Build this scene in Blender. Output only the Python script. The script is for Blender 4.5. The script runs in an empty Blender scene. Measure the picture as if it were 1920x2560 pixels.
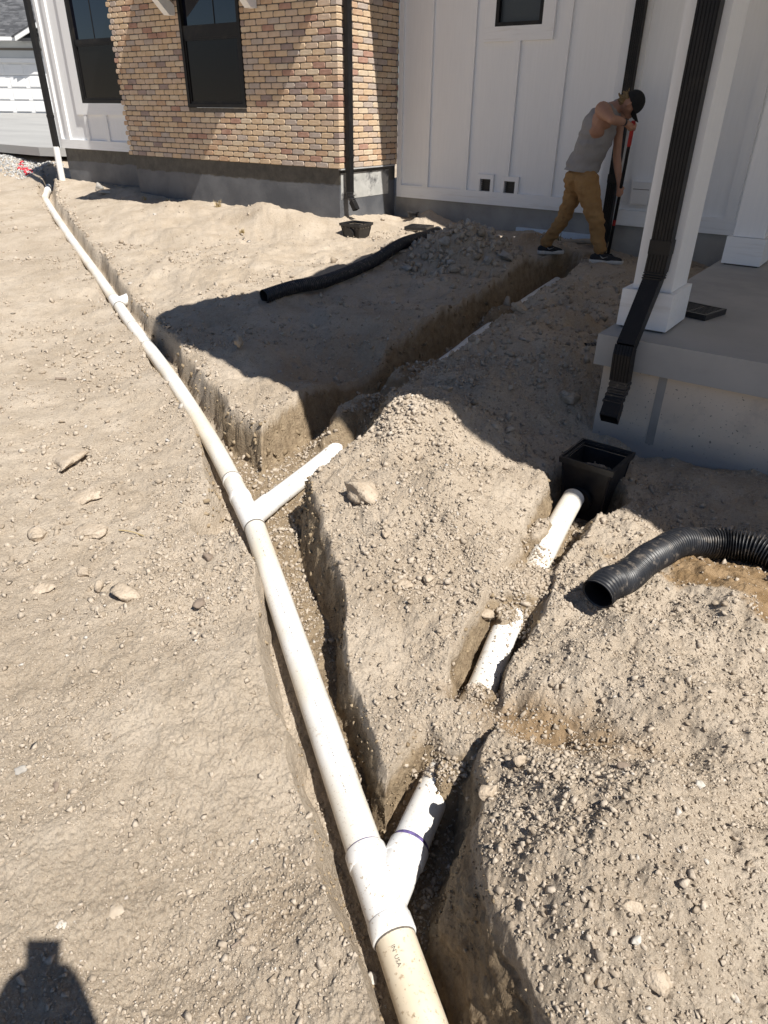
import bpy, bmesh, math, random
import numpy as np
from mathutils import Vector, Matrix, noise as mnoise

random.seed(7); RNG = np.random.default_rng(7)
scene = bpy.context.scene
COL = scene.collection

# ------------------------------------------------------------------ camera, sky, sun, exposure
cam_d = bpy.data.cameras.new('camera'); cam = bpy.data.objects.new('camera', cam_d); COL.objects.link(cam)
cam_d.sensor_fit = 'HORIZONTAL'; cam_d.sensor_width = 36.0; cam_d.lens = 36.0 * 1727.03 / 1920.0
cam_d.clip_start = 0.02; cam_d.clip_end = 900
CR = Matrix(((0.81014367, -0.30225863, 0.50230166), (0.58614944, 0.40332247, -0.70268045), (0.00980169, 0.86369596, 0.50391787)))
cam.matrix_world = CR.to_4x4()
scene.camera = cam
SUN = Vector((0.550, -0.139, 0.823)).normalized()        # towards the sun
world = bpy.data.worlds.new('World'); scene.world = world; world.use_nodes = True
wn = world.node_tree.nodes; wl = world.node_tree.links
sky = wn.new('ShaderNodeTexSky'); sky.sky_type = 'NISHITA'; sky.sun_disc = False
sky.sun_elevation = math.asin(SUN.z); sky.sun_rotation = math.atan2(SUN.x, SUN.y)
sky.altitude = 1400; sky.air_density = 0.9; sky.dust_density = 0.4; sky.ozone_density = 1.2
wn['Background'].inputs['Strength'].default_value = 0.06
wl.new(sky.outputs[0], wn['Background'].inputs['Color'])
sun_d = bpy.data.lights.new('sun', 'SUN'); sun_o = bpy.data.objects.new('sun', sun_d); COL.objects.link(sun_o)
sun_d.energy = 5.0; sun_d.angle = math.radians(0.53); sun_d.color = (1.0, 0.955, 0.88)
sun_o.rotation_euler = SUN.to_track_quat('Z', 'Y').to_euler()
vs = scene.view_settings
vs.view_transform = 'Standard'; vs.look = 'None'; vs.exposure = 0.52; vs.gamma = 1.0; vs.use_curve_mapping = False

# ------------------------------------------------------------------ numpy noise
def hsh(ix, iy, seed):
    h = (ix.astype(np.int64) * 374761393 + iy.astype(np.int64) * 668265263 + seed * 974634777) & 0xffffffff
    h = ((h ^ (h >> 13)) * 1274126177) & 0xffffffff
    h = ((h ^ (h >> 16)) * 2246822519) & 0xffffffff
    return ((h ^ (h >> 15)) & 0xffffff) / float(0xffffff)
def vnoise(x, y, seed=0):
    ix = np.floor(x); iy = np.floor(y); fx = x - ix; fy = y - iy
    ux = fx * fx * fx * (fx * (fx * 6 - 15) + 10); uy = fy * fy * fy * (fy * (fy * 6 - 15) + 10)
    a = hsh(ix, iy, seed); b = hsh(ix + 1, iy, seed); c = hsh(ix, iy + 1, seed); d = hsh(ix + 1, iy + 1, seed)
    return (a + (b - a) * ux + (c - a) * uy + (a - b - c + d) * ux * uy) * 2 - 1
def fbm(x, y, scale, octaves=4, seed=0, gain=0.5):
    s = 0; amp = 1.0; f = 1.0 / scale; c, sn = 0.8, 0.6
    for o in range(octaves):
        s = s + amp * vnoise((c * x - sn * y) * f + o * 13.7, (sn * x + c * y) * f - o * 7.1, seed + o * 17)
        amp *= gain; f *= 2.03; c, sn = c * 0.8 - sn * 0.6, sn * 0.8 + c * 0.6
    return s
def pebbles(x, y, cell, rmin, rmax, prob, seed, flat=0.7):
    """embedded angular clods: convex polygons with tilted, flattish tops"""
    gx = np.floor(x / cell); gy = np.floor(y / cell); best = np.zeros_like(x)
    for dx in (-1, 0, 1):
        for dy in (-1, 0, 1):
            cx = gx + dx; cy = gy + dy
            u = hsh(cx, cy, seed + 3)
            px = (cx + hsh(cx, cy, seed)) * cell; py = (cy + hsh(cx, cy, seed + 1)) * cell
            r = (rmin + (rmax - rmin) * hsh(cx, cy, seed + 2) ** 2) * cell
            a0 = hsh(cx, cy, seed + 4) * 6.283; ex = x - px; ey = y - py; d = None
            for k, da in enumerate((0.0, 1.15, 2.5, 3.6, 5.0)):
                an = a0 + da + .5 * hsh(cx, cy, seed + 6 + k); q = (ex * np.cos(an) + ey * np.sin(an)) / (.55 + .75 * hsh(cx, cy, seed + 12 + k))
                d = q if d is None else np.maximum(d, q)
            tilt = (ex * np.cos(a0 * 3) + ey * np.sin(a0 * 3)) / r
            h = np.clip((1 - d / r) * 2.6, 0, 1) * r * flat * (.75 + .35 * tilt)
            best = np.maximum(best, np.where(u < prob, h, 0))
    return best
def sstep(a, b, t):
    t = np.clip((t - a) / (b - a), 0, 1); return t * t * (3 - 2 * t)

# ------------------------------------------------------------------ the drain line and the terrain
PIPE = np.array([(0.75, -0.092, -1.83), (-0.37, 0.70, -1.83), (-2.247, 2.03, -1.83), (-2.725, 2.317, -1.813), (-3.13, 2.55, -1.80), (-3.73, 2.87, -1.778),
    (-4.46, 3.24, -1.753), (-5.37, 3.675, -1.72), (-6.26, 4.12, -1.69), (-7.43, 4.70, -1.648), (-8.9, 5.42, -1.598), (-10.45, 6.19, -1.542),
    (-12.3, 7.13, -1.478), (-13.0, 7.50, -1.452), (-13.65, 7.95, -1.42), (-14.8, 8.72, -1.37)])
BR_B = np.array([(-2.262, 2.03, -1.83), (-2.33, 2.19, -1.825), (-2.45, 2.78, -1.81), (-2.60, 3.60, -1.78), (-2.76, 4.85, -1.735), (-2.83, 5.3, -1.72), (-2.97, 6.65, -1.66), (-3.05, 7.5, -1.63)])
BR_C = np.array([(-0.607, 0.868, -1.83), (-0.632, 0.98, -1.83), (-0.68, 1.2, -1.83), (-0.76, 1.65, -1.80), (-0.845, 2.03, -1.775), (-0.915, 2.45, -1.74), (-0.975, 2.86, -1.70), (-0.995, 3.03, -1.68)])
#  x, y, floor, left offset, right offset, left slope, right slope
TR_M = np.array([(0.75, -0.092, -1.92, .085, .088, 3.5, 3.6), (-.37, .70, -1.92, .085, .085, 3.5, 4.2), (-.80, 1.005, -1.915, .082, .085, 3.5, 4.5), (-1.1, 1.22, -1.91, .08, .085, 3.5, 5),
    (-1.4, 1.43, -1.91, .078, .125, 4, 4.5), (-1.75, 1.68, -1.905, .06, .17, 4, 4), (-2.0, 1.855, -1.905, .075, .19, 4, 4), (-2.25, 2.03, -1.90, .085, .21, 3.2, 3.6), (-2.75, 2.33, -1.885, .085, .165, 3, 3.4), (-3.3, 2.64, -1.865, .06, .125, 3, 3.6),
    (-4.5, 3.26, -1.82, .045, .10, 3, 5), (-6.3, 4.14, -1.755, .045, .09, 3, 5), (-8.9, 5.42, -1.665, .045, .09, 3, 4), (-12.3, 7.13, -1.545, .05, .09, 3, 4), (-13.65, 7.95, -1.49, .05, .09, 3, 3), (-14.8, 8.72, -1.44, .05, .08, 3, 3)])
TR_B = np.array([(-2.25, 2.0, -1.90, .20, .13, 3.5, 3), (-2.34, 2.3, -1.895, .25, .19, 3.4, 2.6), (-2.40, 2.55, -1.895, .30, .21, 3.4, 2.4), (-2.46, 2.85, -1.885, .27, .16, 3.6, 2.4), (-2.60, 3.35, -1.86, .22, .04, 2.2, 1.2), (-2.66, 3.8, -1.85, .22, .04, 1.5, 1.2), (-2.73, 4.3, -1.83, .18, .04, 2.6, 1.2), (-2.75, 4.6, -1.825, .16, .14, 3.5, 2.2), (-2.81, 5.15, -1.80, .15, .14, 3.5, 2.2),
    (-2.88, 5.7, -1.78, .15, .03, 3.5, 1.2), (-2.96, 6.5, -1.74, .15, .15, 3.2, 2.2), (-3.02, 7.2, -1.71, .13, .14, 3.2, 2.6), (-3.05, 7.72, -1.70, .12, .11, 4, 4)])
TR_C = np.array([(-.55, .80, -1.91, .06, .095, 5, 3), (-.61, .96, -1.91, .075, .095, 5, 3.6), (-.68, 1.2, -1.905, .075, .075, 5, 4.5), (-.76, 1.65, -1.875, .075, .068, 5, 3.6), (-.845, 2.03, -1.85, .075, .06, 5, 3), (-.915, 2.45, -1.815, .045, .075, 3, 2.6),
    (-.975, 2.86, -1.78, .04, .10, 3, 2.5), (-.97, 3.12, -1.86, .12, .15, 3, 2.5)])
CTRL = [
 # left side of the drain, along it and away from it
 (0.5, -0.3, -1.72), (-0.45, .50, -1.735), (-1.2, 1.05, -1.735), (-2.0, 1.6, -1.73), (-2.6, 2.02, -1.72), (-3.2, 2.4, -1.735), (-4.4, 3.05, -1.715), (-6.2, 3.95, -1.66), (-8.8, 5.2, -1.565), (-10.4, 6.0, -1.51), (-12.2, 6.9, -1.45), (-14.2, 8.0, -1.39),
 (-0.2, -0.9, -1.70), (-1.2, 0.1, -1.70), (-2.6, .9, -1.69), (-4.2, 1.8, -1.685), (-6.5, 2.6, -1.655), (-10, 4.0, -1.52), (-14, 5.5, -1.42), (-6, -2, -1.66), (-2, -4, -1.7), (5, -3, -1.7), (-12, 0, -1.55), (-20, 4, -1.40), (-25, -6, -1.45), (0, -25, -1.7), (25, -10, -1.7), (25, 10, -1.6),
 # yard between drain and house
 (-2.62, 2.45, -1.585), (-2.72, 2.72, -1.575), (-3.3, 2.9, -1.60), (-4.5, 3.5, -1.615), (-6.3, 4.4, -1.55), (-8.9, 5.75, -1.47), (-12.2, 7.5, -1.30), (-13.1, 7.9, -1.20), (-13.0, 8.3, -1.15), (-11.7, 8.05, -1.19), (-10.4, 7.6, -1.22), (-8.3, 7.55, -1.24), (-6.2, 7.55, -1.28),
 (-7, 7.0, -1.33), (-8.5, 6.7, -1.36), (-10, 6.9, -1.33), (-5.5, 8.87, -1.36), (-3.7, 8.87, -1.37), (-6.0, 7.4, -1.33), (-6, 6, -1.40), (-4.5, 4.4, -1.48), (-4.6, 6.0, -1.42), (-3.4, 4.2, -1.53), (-3.3, 5.4, -1.50), (-3.25, 6.6, -1.45), (-3.3, 7.5, -1.40), (-2.95, 8.1, -1.38), (-2.3, 7.7, -1.37), (-2.5, 7.4, -1.375), (-2, 8.2, -1.38), (-3.2, 3.3, -1.57), (-2.9, 3.1, -1.575), (-2.95, 3.8, -1.565), (-3.7, 3.4, -1.56), (-8, 10, -1.3), (0, 10, -1.4), (10, 6, -1.5),
 # wedge between the two branches
 (-.78, 1.08, -1.76), (-.84, 1.22, -1.745), (-1.08, 1.35, -1.725), (-1.33, 1.58, -1.68), (-1.57, 1.78, -1.64), (-1.80, 1.95, -1.605), (-2.02, 2.15, -1.58), (-.80, 1.5, -1.72), (-.87, 1.84, -1.68), (-.90, 2.11, -1.645), (-.95, 2.4, -1.615), (-1.0, 2.87, -1.59), (-2.12, 2.40, -1.60), (-2.10, 2.62, -1.55), (-2.13, 2.97, -1.46), (-1.92, 3.15, -1.44), (-1.5, 2.5, -1.53), (-1.35, 2.1, -1.57), (-1.2, 2.9, -1.54), (-1.75, 2.75, -1.49),
 # heap beside the porch
 (-2.3, 3.7, -1.45), (-2.45, 4.7, -1.43), (-2.58, 5.6, -1.425), (-2.62, 6.6, -1.42), (-1.95, 4.0, -1.38), (-1.95, 5.0, -1.36), (-1.6, 4.3, -1.40), (-1.35, 3.95, -1.52), (-1.25, 3.4, -1.63), (-1.35, 6, -1.45), (-2.0, 6.2, -1.38), (-1.3, 5, -1.50),
 # mound right of the near branch, ground in front of the porch
 (-.52, 1.25, -1.60), (-.46, 1.0, -1.595), (-.40, .83, -1.60), (-.27, .63, -1.62), (-.3, 1.3, -1.535), (-.1, 1.0, -1.53), (.1, 1.8, -1.56), (-.35, 1.7, -1.575), (-.5, 2.0, -1.61), (-.6, 2.3, -1.625), (-.72, 2.7, -1.66), (-.3, 2.6, -1.635), (0, 2.9, -1.63), (-.6, 3.5, -1.68), (-1.0, 3.7, -1.685), (.4, 3.7, -1.59), (-.3, 3.7, -1.64), (.5, 1.2, -1.58), (.8, 2.5, -1.6), (.6, .4, -1.62), (1.5, 0, -1.66), (2, 3, -1.6),
 # rise to the gravel and the driveway
 (-15.3, 8.5, -1.28), (-15.0, 8.9, -1.05), (-16.5, 8.75, -1.0), (-18, 8.5, -1.08), (-15, 9.8, -1.0), (-20, 9.5, -1.0), (-20, 7, -1.28), (-17, 7.4, -1.30), (-25, 14, -.95), (-40, 22, -.65), (-30, 30, -.9), (-15, 14, -1.0), (-40, 5, -1.2), (-60, 60, -.9), (60, 60, -1.2), (60, -60, -1.7), (-60, -60, -1.6)]
CTRL = np.array(CTRL, float)
def _tps_fit(P, lam=4e-3):
    n = len(P); d = np.sqrt((P[:, None, 0] - P[None, :, 0]) ** 2 + (P[:, None, 1] - P[None, :, 1]) ** 2 + .03)
    A = np.zeros((n + 3, n + 3)); A[:n, :n] = -d + lam * np.eye(n); A[:n, n] = 1; A[:n, n + 1:] = P[:, :2]; A[n, :n] = 1; A[n + 1:, :n] = P[:, :2].T
    return np.linalg.solve(A, np.r_[P[:, 2], 0, 0, 0])
_W = _tps_fit(CTRL)
def base(x, y):
    out = np.empty_like(x); n = len(CTRL)
    for i in range(0, len(x), 60000):
        X = x[i:i + 60000]; Y = y[i:i + 60000]
        d = np.sqrt((X[:, None] - CTRL[None, :, 0]) ** 2 + (Y[:, None] - CTRL[None, :, 1]) ** 2 + 0.03)
        out[i:i + 60000] = -d @ _W[:n] + _W[n] + _W[n + 1] * X + _W[n + 2] * Y
    return out
BUMPS = [(-3.85, 6.85, .33, .54, .45), (-4.0, 7.25, .10, .3, .3), (-3.6, 7.95, .17, .35, .3), (-5.35, 8.45, .20, .28, .26), (-7.05, 7.15, .19, .55, .32), (-6.55, 7.3, .05, .25, .2), (-8.1, 7.0, .05, .8, .4), (-4.6, 8.35, .07, .4, .25),
         (-9.3, 6.6, .05, 1.2, .5), (-1.75, 3.1, .04, .3, .2), (-.05, 1.35, .045, .25, .3), (-.42, 1.62, -.05, .12, .10), (-.3, .95, .03, .15, .2), (.12, 1.0, .03, .2, .2), (-3.15, 3.75, -.13, .42, .42), (-.44, 1.52, -.075, .30, .085), (-.12, 1.62, -.05, .2, .10), (-.22, 1.15, .035, .22, .18), (-.12, 1.0, .095, .33, .26), (-1.85, 2.8, .06, .26, .26), (-1.5, 2.3, .045, .28, .3), (-7.6, 6.0, .07, .6, .25), (-5.6, 5.5, .05, .5, .3), (-6.6, 6.4, -.04, .4, .3), (-4.9, 7.3, .05, .25, .4), (-9.0, 7.0, .07, .6, .2), (-1.95, 2.95, .05, .25, .25), (-7.2, 5.1, .05, .7, .3), (-6.0, 5.0, .04, .8, .3),
         (-8.2, 5.9, .04, .5, .3), (-5.3, 6.4, -.03, .6, .8), (-2.05, 4.6, .05, .35, .5), (-1.7, 5.4, .04, .3, .5), (-2.3, 5.9, .04, .3, .4), (-2.02, 1.79, .035, .07, .06), (-1.55, 4.1, .05, .2, .25), (-4.3, 3.5, .02, .4, .15), (-1.2, 2.2, .02, .2, .25), (-1.45, 2.55, .03, .25, .2)]
FILLS = [(-.70, 1.44, -1.70, .17, .145), (-.66, 1.30, -1.745, .05, .10), (-.74, 1.62, -1.735, .07, .05), (-.885, 2.26, -1.68, .17, .17), (-.95, 2.14, -1.64, .08, .10), (-.99, 2.62, -1.645, .05, .13), (-.85, 2.02, -1.71, .045, .06), (-2.52, 3.25, -1.60, .14, .30), (-2.62, 4.0, -1.60, .14, .36), (-2.9, 5.9, -1.58, .12, .30), (-2.50, 2.62, -1.86, .3, .2), (-2.05, 2.12, -1.85, .15, .12)]
def carve(x, y, z, T, seed):
    best = np.full_like(x, 1e9); par = np.zeros((len(x), 5)); nn = np.zeros_like(x); ext = np.zeros_like(x)
    for a, b in zip(T[:-1], T[1:]):
        dx, dy = b[0] - a[0], b[1] - a[1]; L2 = dx * dx + dy * dy; L = math.sqrt(L2)
        tr = ((x - a[0]) * dx + (y - a[1]) * dy) / L2; t = np.clip(tr, 0, 1)
        qx = x - a[0] - t * dx; qy = y - a[1] - t * dy; d = np.hypot(qx, qy)
        m = d < best
        best[m] = d[m]
        nn[m] = (np.sign(-(dx * qy - dy * qx)) * d)[m]
        ext[m] = (np.abs(tr - t) * L)[m]
        par[m] = a[2:7] + t[m, None] * (b[2:7] - a[2:7])
    w = 0.040 * fbm(x, y, .38, 2, seed) + .006 * fbm(x, y, .10, 2, seed + 5)
    far = np.clip((np.hypot(x, y) - 3) / 4, 0, 1); w = w * (1 - .35 * far)
    off = np.where(nn > 0, par[:, 2], par[:, 1]); sl = np.where(nn > 0, par[:, 4], par[:, 3])
    wall = par[:, 0] + np.maximum(0, np.abs(nn) - off + w) * sl
    return np.where(ext > .25, z, np.minimum(z, wall)), wall
def hmap(x, y, fine=True):
    x = np.asarray(x, float); y = np.asarray(y, float)
    r = np.hypot(x, y)
    z = base(x, y)
    for bx, by, h, sx, sy in BUMPS:
        z = z + h * np.exp(-((x - bx) / sx) ** 2 - ((y - by) / sy) ** 2)
    heap = np.exp(-((x + 2.0) / .8) ** 2 - ((y - 4.6) / 2.4) ** 2) + np.exp(-((x + 3.9) / .6) ** 2 - ((y - 7.0) / .7) ** 2)
    right = sstep(-1.1, -.5, x) * sstep(3.6, 2.6, y)
    yard = sstep(0, .5, (x + 2.25) * .46 + (y - 2.03) * .89)
    rough = .74 + .42 * np.clip(heap + right * .8 + yard * .35, 0, 1.2)
    z = z + .020 * fbm(x, y, .9, 3, 11) * (.6 + .4 * rough) + .015 * fbm(x, y, .28, 3, 21) * rough + .018 * np.maximum(fbm(x, y, .22, 2, 23), 0) * np.clip(heap, 0, 1)
    wedge = np.exp(-((x + 1.6) / .7) ** 2 - ((y - 2.4) / .8) ** 2)
    z = z + .036 * fbm(x, y, .36, 5, 25, .58) * np.clip(wedge + right * .9 + heap + yard * .75 * sstep(14, 9, r), 0, 1.1)
    z0 = z
    z, _ = carve(x, y, z, TR_M, 41); z, _ = carve(x, y, z, TR_B, 42); z, _ = carve(x, y, z, TR_C, 43)
    for fx, fy, h, sx, sy in FILLS:
        g = np.exp(-((x - fx) / sx) ** 2 - ((y - fy) / sy) ** 2)
        z = np.where(z < h, z + (h - z) * np.clip(g * 1.5, 0, 1), z)
    # pit where the worker digs
    g = np.exp(-((x + 2.78) / .13) ** 4 - ((y - 7.95) / .10) ** 4); z = z - .30 * g
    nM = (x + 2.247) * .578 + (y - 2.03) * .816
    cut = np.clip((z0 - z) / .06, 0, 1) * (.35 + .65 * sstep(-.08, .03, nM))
    if fine:
        patch = sstep(-.25, .5, fbm(x, y, .55, 3, 61)); patch2 = sstep(-.1, .5, fbm(x, y, .35, 2, 71))
        k = np.clip(rough, .35, 1); lf = .5 + .5 * sstep(-.35, .0, nM)
        z = z + .0085 * fbm(x, y, .085, 5, 31, .62) * k
        z = z + pebbles(x, y, .16, .06, .20, .16, 101, .5) * (.1 + .9 * patch) * k
        z = z + pebbles(x + .31, y, .07, .08, .28, .42, 111, .62) * (.08 + .92 * patch) * k * lf
        z = z + pebbles(x, y + .17, .038, .12, .36, .62, 121, .85) * (.15 + .85 * patch2) * (.5 + .5 * k) * lf
        z = z + pebbles(x, y + .17, .021, .16, .46, .8, 131, 1.0) * (.4 + .6 * patch2) * sstep(8, 4, r)
        z = z + pebbles(x + .4, y + .07, .0125, .2, .46, .8, 141, 1.0) * sstep(3.6, 2.0, r)
    return z, cut
def ground(x, y):
    z, _ = hmap(np.array([x]), np.array([y]), False); return float(z[0])

# ------------------------------------------------------------------ materials
MATS = {}
def newmat(name):
    m = bpy.data.materials.new(name); m.use_nodes = True; MATS[name] = m
    nt = m.node_tree; b = nt.nodes['Principled BSDF']
    return m, nt, b
def node(nt, typ, **kw):
    n = nt.nodes.new(typ)
    for k, v in kw.items():
        if k.startswith('i_'): n.inputs[k[2:].replace('_', ' ')].default_value = v
        else: setattr(n, k, v)
    return n
def rgba(c): return (c[0], c[1], c[2], 1.0)
def mixc(nt, fac, a, b, blend='MIX'):
    n = nt.nodes.new('ShaderNodeMix'); n.data_type = 'RGBA'; n.blend_type = blend
    for k, v in ((0, fac), (6, a), (7, b)):
        if hasattr(v, 'node'): nt.links.new(v, n.inputs[k])
        elif isinstance(v, (int, float)): n.inputs[k].default_value = v
        else: n.inputs[k].default_value = rgba(v)
    return n.outputs[2]
def noise_n(nt, vec, scale, detail=4, rough=.55, dist=0):
    n = nt.nodes.new('ShaderNodeTexNoise'); n.inputs['Scale'].default_value = scale; n.inputs['Detail'].default_value = detail
    n.inputs['Roughness'].default_value = rough; n.inputs['Distortion'].default_value = dist; nt.links.new(vec, n.inputs['Vector']); return n.outputs['Fac']
def ramp(nt, fac, lo, hi, a=0.0, b=1.0):
    n = nt.nodes.new('ShaderNodeMapRange'); n.inputs['From Min'].default_value = lo; n.inputs['From Max'].default_value = hi
    n.inputs['To Min'].default_value = a; n.inputs['To Max'].default_value = b; nt.links.new(fac, n.inputs['Value']); return n.outputs['Result']
def bump(nt, b, h, strength=.3, dist=.01, prev=None):
    n = nt.nodes.new('ShaderNodeBump'); n.inputs['Strength'].default_value = strength; n.inputs['Distance'].default_value = dist
    nt.links.new(h, n.inputs['Height'])
    if prev: nt.links.new(prev, n.inputs['Normal'])
    nt.links.new(n.outputs['Normal'], b.inputs['Normal']); return n.outputs['Normal']
def coords(nt, kind='Object', scale=None):
    t = nt.nodes.new('ShaderNodeTexCoord'); v = t.outputs[kind]
    if scale:
        mp = nt.nodes.new('ShaderNodeMapping'); mp.inputs['Scale'].default_value = scale; nt.links.new(v, mp.inputs['Vector']); v = mp.outputs['Vector']
    return v
def pmat(name, c1, c2, scale=20, rough=.7, bstr=.2, bscale=120, bdist=.004, stretch=None, metallic=0, spec=.4, kind='Object', dirt=None, dirt_scale=6, dirt_lo=.55, dirt_hi=.75):
    m, nt, b = newmat(name)
    v = coords(nt, kind, stretch)
    col = mixc(nt, ramp(nt, noise_n(nt, v, scale), .35, .65), c1, c2)
    if dirt is not None:
        col = mixc(nt, ramp(nt, noise_n(nt, v, dirt_scale, 6, .65), dirt_lo, dirt_hi), col, dirt)
    nt.links.new(col, b.inputs['Base Color'])
    b.inputs['Roughness'].default_value = rough; b.inputs['Metallic'].default_value = metallic
    b.inputs['Specular IOR Level'].default_value = spec
    if bstr: bump(nt, b, noise_n(nt, v, bscale, 3), bstr, bdist)
    return m

# soil: dry crust, ochre where it has been cut, damp sand by the duct
DRY1, DRY2, DRY3 = (.40, .328, .25), (.528, .450, .362), (.235, .185, .135)
def soil(name, attr=True, objcol=False):
    m, nt, b = newmat(name)
    v = coords(nt, 'Object')
    col = mixc(nt, ramp(nt, noise_n(nt, v, 3.0, 6, .6), .35, .65), DRY1, DRY2)
    col = mixc(nt, ramp(nt, noise_n(nt, v, .9, 5, .6), .48, .72, 0, .55), col, (.30, .235, .168))
    col = mixc(nt, ramp(nt, noise_n(nt, v, 17, 5, .65), .57, .78), col, (.30, .24, .18))
    col = mixc(nt, ramp(nt, noise_n(nt, v, 62, 8, .8), .50, .72, 0, .8), col, (.57, .49, .385))
    col = mixc(nt, ramp(nt, noise_n(nt, v, 48, 8, .8, .5), .53, .70, 0, .75), col, (.215, .165, .115))
    col = mixc(nt, ramp(nt, noise_n(nt, v, 230, 3, .7), .52, .78), col, (.56, .49, .40))
    col = mixc(nt, ramp(nt, noise_n(nt, v, 160, 3, .7, .3), .60, .80), col, (.20, .155, .115))
    if attr:
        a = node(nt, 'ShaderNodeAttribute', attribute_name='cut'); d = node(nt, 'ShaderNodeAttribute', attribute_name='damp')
        cutc = mixc(nt, ramp(nt, noise_n(nt, v, 16, 8, .75), .36, .66), (.165, .115, .066), (.37, .285, .185))  # ochre of cut soil, deepened to carry the trench shade as well
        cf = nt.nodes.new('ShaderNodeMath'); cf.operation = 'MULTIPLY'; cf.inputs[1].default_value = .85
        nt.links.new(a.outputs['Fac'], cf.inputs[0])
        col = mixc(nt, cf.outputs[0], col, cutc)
        dampc = mixc(nt, ramp(nt, noise_n(nt, v, 14, 5, .6), .4, .6), (.235, .155, .082), (.345, .24, .14))
        col = mixc(nt, d.outputs['Fac'], col, dampc)
    nt.links.new(col, b.inputs['Base Color']); b.inputs['Roughness'].default_value = .95; b.inputs['Specular IOR Level'].default_value = .15
    vo = nt.nodes.new('ShaderNodeTexVoronoi'); vo.inputs['Scale'].default_value = 75; vo.inputs['Randomness'].default_value = 1; nt.links.new(v, vo.inputs['Vector'])
    n0 = bump(nt, b, ramp(nt, vo.outputs['Distance'], 0, .7, 1, 0), .55, .007)
    n00 = bump(nt, b, noise_n(nt, v, 22, 8, .72), .6, .022, n0)
    n1 = bump(nt, b, noise_n(nt, v, 70, 6, .75), .75, .010, n00)
    bump(nt, b, noise_n(nt, v, 330, 3, .7), .6, .003, n1)
    return m
M_SOIL = soil('soil'); M_CLOD = None
M_CLOD = pmat('clod_soil', (.40, .325, .245), (.51, .43, .34), 22, .95, .9, 60, .012, spec=.15, dirt=(.28, .22, .16), dirt_scale=40, dirt_lo=.55, dirt_hi=.7)
M_STONE = [pmat('stone_grey', (.30, .28, .255), (.40, .375, .34), 25, .9, .5, 60, .004), pmat('stone_tan', (.40, .33, .255), (.49, .42, .335), 20, .92, .6, 70, .005), pmat('stone_brown', (.20, .155, .12), (.27, .215, .17), 18, .9, .5, 60, .004), pmat('stone_pale', (.50, .46, .40), (.56, .53, .48), 18, .9, .4, 60, .004)]
def rock_mat():
    m, nt, b = newmat('scatter_soil'); v = coords(nt, 'Object')
    at = node(nt, 'ShaderNodeAttribute', attribute_name='tone')
    c = mixc(nt, ramp(nt, at.outputs['Fac'], 0, .55), (.33, .27, .205), (.50, .43, .35))
    c = mixc(nt, ramp(nt, at.outputs['Fac'], .975, .995), c, (.55, .52, .48))
    c = mixc(nt, ramp(nt, noise_n(nt, v, 150, 3), .4, .7, 0, .5), c, (.25, .20, .15))
    nt.links.new(c, b.inputs['Base Color']); b.inputs['Roughness'].default_value = .95; b.inputs['Specular IOR Level'].default_value = .15
    bump(nt, b, noise_n(nt, v, 200, 3, .7), .5, .003); return m
M_SCAT = rock_mat()
def cutclod_mat():
    m, nt, b = newmat('cut_soil_lump'); at = node(nt, 'ShaderNodeAttribute', attribute_name='tone')
    c = mixc(nt, ramp(nt, at.outputs['Fac'], 0, 1), (.22, .165, .105), (.35, .275, .185)); nt.links.new(c, b.inputs['Base Color']); b.inputs['Roughness'].default_value = .95; b.inputs['Specular IOR Level'].default_value = .15; return m
M_CUTC = cutclod_mat()
def pipe_mat():
    m, nt, b = newmat('white_pvc'); v = coords(nt, 'Object')
    c = mixc(nt, ramp(nt, noise_n(nt, v, 2.2, 3), .42, .62), (.78, .775, .755), (.72, .67, .57))
    c = mixc(nt, ramp(nt, noise_n(nt, v, 120, 4, .75, .6), .595, .66, 0, .85), c, (.40, .30, .20))
    c = mixc(nt, ramp(nt, noise_n(nt, v, 13, 6, .75), .60, .72, 0, .75), c, (.46, .38, .28))
    geo = nt.nodes.new('ShaderNodeNewGeometry'); sx = nt.nodes.new('ShaderNodeSeparateXYZ'); nt.links.new(geo.outputs['Normal'], sx.inputs[0])
    nt.links.new(c, b.inputs['Base Color']); b.inputs['Roughness'].default_value = .38; b.inputs['Specular IOR Level'].default_value = .45
    bump(nt, b, noise_n(nt, v, 100, 3, .7), .12, .002); return m
M_PVC = pipe_mat()
M_PVC2 = pmat('bright_pvc', (.82, .82, .81), (.80, .79, .77), 5, .35, .05, 80, .001, dirt=(.45, .35, .24), dirt_scale=100, dirt_lo=.60, dirt_hi=.66)
M_PVC3 = pmat('yellowed_pvc', (.70, .60, .45), (.74, .68, .57), 4, .38, .08, 80, .001, dirt=(.42, .32, .21), dirt_scale=80, dirt_lo=.57, dirt_hi=.68)
M_PURPLE = pmat('purple_primer', (.17, .13, .33), (.07, .055, .15), 60, .5, .1)
M_SEAM = pmat('dark_seam', (.10, .09, .08), (.16, .14, .12), 60, .8, .1)
M_INK = pmat('print_ink', (.10, .095, .09), (.14, .13, .12), 60, .7, 0)
M_BLACKP = pmat('black_plastic', (.012, .012, .014), (.02, .02, .022), 30, .42, .12, 200, .001, spec=.5, dirt=(.20, .16, .12), dirt_scale=9, dirt_lo=.62, dirt_hi=.85)
M_DUCT = pmat('black_duct', (.014, .015, .018), (.026, .027, .031), 30, .42, .15, 150, .001, spec=.5, dirt=(.26, .22, .18), dirt_scale=26, dirt_lo=.55, dirt_hi=.78)
M_BLACKM = pmat('black_metal', (.008, .008, .009), (.013, .012, .012), 12, .5, .05, 200, .001, spec=.3, dirt=(.03, .026, .022), dirt_scale=5)
M_RIM = pmat('pale_edge', (.5, .5, .5), (.4, .4, .4), 30, .45, .1)
WHITE1, WHITE2 = (.83, .835, .84), (.86, .865, .87)
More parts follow.
